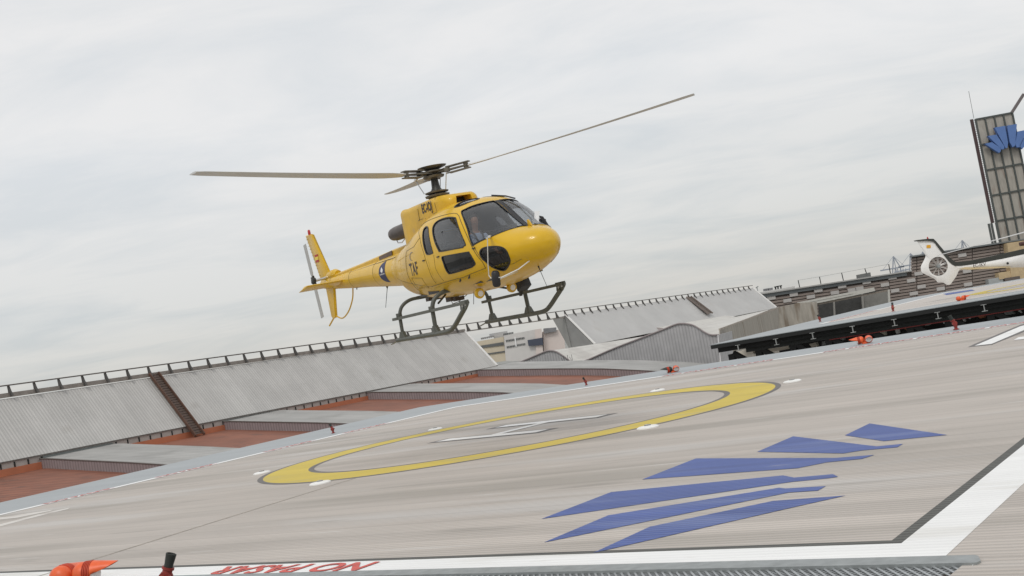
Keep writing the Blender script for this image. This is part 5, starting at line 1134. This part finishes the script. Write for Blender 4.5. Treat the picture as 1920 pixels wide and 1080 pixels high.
# ================================================================== WHITE HELICOPTER ON THE FAR DECK
HW = empty('helicopter'); WHY = 68.
hb0 = at(1759, 498, WHY); HW.location = (hb0.x, hb0.y, 0.0); tag(HW, 'white helicopter with shrouded tail fan and black spine parked on the far deck', 'helicopter')
hw = Vector((hb0.x, hb0.y, 0.))
def WP(x, y, dy=0.):  # survey point in the plane of the tail, relative to the root
    return at(x, y, WHY+dy)-hw
c8 = lambda l: [(1700+a/6.355, 430+b/6.355) for a, b in l]
def flatsolid(l, th, y0=0., conv=c8): return [WP(x, y, y0-th/2) for x, y in conv(l)]
# fin and fan shroud outline with a round duct
fan_c = (376, 440); fan_r = 113
outl = smooth_poly([(118, 135), (240, 128), (330, 118), (350, 140), (430, 250), (520, 375), (580, 420), (640, 430), (640, 470), (618, 500), (590, 560), (548, 620), (520, 655), (480, 660), (445, 640), (420, 632), (370, 632), (345, 600), (300, 575), (240, 545), (185, 515), (170, 480), (170, 440), (200, 380), (225, 320), (210, 290), (190, 260), (160, 200)], 4)
n_ = len(outl)-1; outl = outl[:-1]; cir = []
for (x, y) in outl:
    a = math.atan2(y-fan_c[1], x-fan_c[0]); cir.append((fan_c[0]+fan_r*math.cos(a), fan_c[1]+fan_r*math.sin(a)))
m = MB(); th = .36
of = [WP(x, y, -.10) for x, y in c8(outl)]; ob = [WP(x, y, .10) for x, y in c8(outl)]; cf = [WP(x, y, -.20) for x, y in c8(cir)]; cbk = [WP(x, y, .20) for x, y in c8(cir)]
mid = [(ox*.45+cx*.55, oy*.45+cy*.55) for (ox, oy), (cx, cy) in zip(outl, cir)]; mf = [WP(x, y, -.20) for x, y in c8(mid)]; mk = [WP(x, y, .20) for x, y in c8(mid)]
vs = of+mf+cf+cbk+mk+ob; fs = []
for q in range(5):
    for k in range(n_): k2 = (k+1) % n_; fs.append((q*n_+k, q*n_+k2, (q+1)*n_+k2, (q+1)*n_+k))
for k in range(n_): k2 = (k+1) % n_; fs.append((5*n_+k, 5*n_+k2, k2, k))
m.add(vs, fs); sho = m.build('fan_shroud_fin', white_h, HW, True)
m = MB(); fc = WP(*c8([fan_c])[0]); px8 = WHY/FPX/6.355
m.lathe([(fan_r*px8*.16, -.16), (fan_r*px8*.2, -.1), (fan_r*px8*.2, .12)], fc, (0, 1, 0), 18); m.build('fan_hub', galv, sho, True)
for k in range(10):
    a = 2*PI*k/10+.2; d_ = Vector((math.cos(a), 0, math.sin(a))); e_ = Vector((-d_.z, 0, d_.x)); m = MB(); r1 = fan_r*px8
    m.add([fc+d_*r1*.18-e_*.035+Vector((0, -.03, 0)), fc+d_*r1*.97-e_*.045+Vector((0, -.02, 0)), fc+d_*r1*.97+e_*.045+Vector((0, .03, 0)), fc+d_*r1*.18+e_*.035+Vector((0, .03, 0))]+[fc+d_*r1*.18-e_*.035+Vector((0, -.015, 0)), fc+d_*r1*.97-e_*.045+Vector((0, -.005, 0)), fc+d_*r1*.97+e_*.045+Vector((0, .045, 0)), fc+d_*r1*.18+e_*.035+Vector((0, .045, 0))], [(0, 1, 2, 3), (7, 6, 5, 4), (0, 4, 5, 1), (1, 5, 6, 2), (2, 6, 7, 3), (3, 7, 4, 0)])
    m.build('fan_blade', mat('fan_blade_grey', (.45, .43, .41), .5, .1, .1, 3), sho)
m = MB(); m.bar(fc, fc+Vector((fan_r*px8, .1, .12)), .09); m.build('fan_shaft_fairing', white_h, sho)
bk = [(112, 128), (250, 112), (320, 112), (350, 140), (430, 235), (520, 345), (590, 392), (590, 440), (560, 428), (500, 380), (410, 262), (330, 150), (300, 140), (245, 134), (125, 138)]
m = MB(); m.prism([WP(x, y, -.22) for x, y in c8(bk)], (0, .44, 0)); m.build('black_leading_edge', black_h, HW)
m = MB(); m.prism([WP(x, y, -.21) for x, y in c8([(238, 188), (285, 184), (288, 220), (240, 224)])], (0, .02, 0)); m.build('orange_flag_patch', mat('flag_orange', (.75, .38, .02), .5, 0, .1, 6), HW)
m = MB(); m.lathe([(.05, 0), (.05, .05), (.02, .14)], WP(*c8([(252, 118)])[0]), (0, 0, 1), 10); m.build('beacon', mark_r, HW, True)
# boom running off to the right, round section
bc = [((560, 462), 38), ((700, 446), 40), ((900, 424), 50), ((1130, 402), 72), ((1398, 372), 104), ((1700, 330), 128), ((1900, 300), 142)]
m = MB(); m.tube([WP(*c8([p])[0]) for p, r_ in bc], [r_*px8*.78 for p, r_ in bc], 28); bo = m.build('tail_boom', white_h, HW, True)
m = MB(); sp_ = [(560, 392), (760, 372), (1000, 322), (1398, 232), (1700, 176), (1900, 136)]; spb = [(560, 440), (640, 434), (760, 420), (1000, 376), (1398, 296), (1700, 245), (1900, 200)]
m.prism([WP(x, y, -.16) for x, y in c8(sp_+spb[::-1])], (0, .32, 0)); m.build('black_spine', black_h, HW)
m = MB(); m.prism([WP(x, y, -.20) for x, y in c8([(640, 470), (760, 478), (900, 470), (1240, 452), (1235, 442), (900, 452), (760, 455), (700, 450)])], (0, .4, 0)); m.build('sand_underside', sand_h, HW)
vs, fs = text_mesh('EC-IKV', 1, .01); m = MB()
tA, tB = WP(*c8([(765, 443)])[0], -.215*1.0), WP(*c8([(915, 420)])[0], -.24); tx = tB-tA; tw = (max(v[0] for v in vs)-min(v[0] for v in vs)); tn = tx.normalized(); ty = Vector((-tn.z, 0, tn.x)); ctr = (tA+tB)/2; k_ = tx.length/tw
m.add([ctr+tn*u*k_+ty*v_*k_*1.25+Vector((0, -.34, 0)) for u, v_ in vs], fs); m.build('registration', mark_d, HW, fix=False)
m = MB(); m.lathe([(.07, 0), (.07, .03)], WP(*c8([(1205, 405)])[0], -.42), (0, 1, 0), 12); m.build('vent', rub, HW, True)
# cabin, skids and rotor out of frame to the right
cx0 = WP(*c8([(1900, 262)])[0]); dr = (WP(*c8([(1900, 262)])[0])-WP(*c8([(560, 462)])[0])); dr.z = 0; dr.normalize()
m = MB(); rows = []; cz0 = 1.75
for i in range(17):
    t = i/16; x = t*5.2; r_ = .95*math.sin(PI*min(1, .12+t*.88))**.55; rows.append([Vector((0, 0, 0))+cx0*1.0+dr*x+Vector((0, r_*math.cos(a), 0))+Vector((0, 0, (cz0-cx0.z)*min(1, t*2.2)+r_*.95*math.sin(a))) for a in [2*PI*k/28 for k in range(28)]])
m.grid(rows, closed=True); m.add(rows[0], [tuple(range(28))]); m.add(rows[-1], [tuple(range(28))[::-1]]); m.build('fuselage', white_h, HW, True)
m = MB(); m.prism([cx0+dr*2.6+Vector((0, -.97, cz0-cx0.z-.1)), cx0+dr*4.3+Vector((0, -.80, cz0-cx0.z-.1)), cx0+dr*3.9+Vector((0, -.70, cz0-cx0.z+.55)), cx0+dr*2.7+Vector((0, -.82, cz0-cx0.z+.6))], (0, -.02, 0)); m.build('side_window', win, HW)
m = MB(); hub = cx0+dr*1.6; hub.z = 3.25; m.tube([hub-Vector((0, 0, .9)), hub], [.3, .1], 14); m.lathe([(.2, 0), (.22, .06), (.1, .12)], hub, (0, 0, 1), 16); rm = m.build('rotor_mast', hub_d, HW, True)
tipw = at(1760, 479, WHY-3.0)-hw; hub2 = at(1960, 414, WHY-1)-hw; d0 = (tipw-hub); L_ = d0.length; d0.normalize()
for k in range(3):
    d_ = Matrix.Rotation(2*PI*k/3, 3, 'Z') @ d0 if k else d0
    if k: d_.z = -.01
    m = MB(); e_ = Vector((-d_.y, d_.x, 0)).normalized()*.13; m.prism([hub+d_*.3-e_*.5+Vector((0, 0, .05)), hub+d_*.8-e_, hub+d_*(L_ if k == 0 else 5)-e_, hub+d_*(L_ if k == 0 else 5)+e_, hub+d_*.8+e_, hub+d_*.3+e_*.5+Vector((0, 0, .05))], (0, 0, .03)); m.build('rotor_blade', mat('pale_blade', (.62, .62, .62), .5, 0, .05, 2), rm)
m = MB(); ex = WP(*c8([(1345, 178)])[0]); m.tube([ex, ex+dr*.55, ex+dr*1.6], [.11, .14, .2], 14); m.build('exhaust_pipe', mat('reddish_exhaust', (.10, .05, .045), .5, .4, .3, 6), HW, True)
for s_ in (-1, 1):
    m = MB(); b_ = cx0+dr*1.0+Vector((0, s_*1.0, 0)); b_.z = .05; m.tube([b_, b_+dr*2.6, b_+dr*2.9+Vector((0, 0, .15))], .05, 10); m.build('skid_tube', white_h, HW, True)
for x in (1.5, 3.0):
    m = MB(); b_ = cx0+dr*x; b_.z = 0; m.tube([b_+Vector((0, -1, .05)), b_+Vector((0, -.8, .6)), b_+Vector((0, 0, .95)), b_+Vector((0, .8, .6)), b_+Vector((0, 1, .05))], .05, 10); m.build('cross_tube', white_h, HW, True)
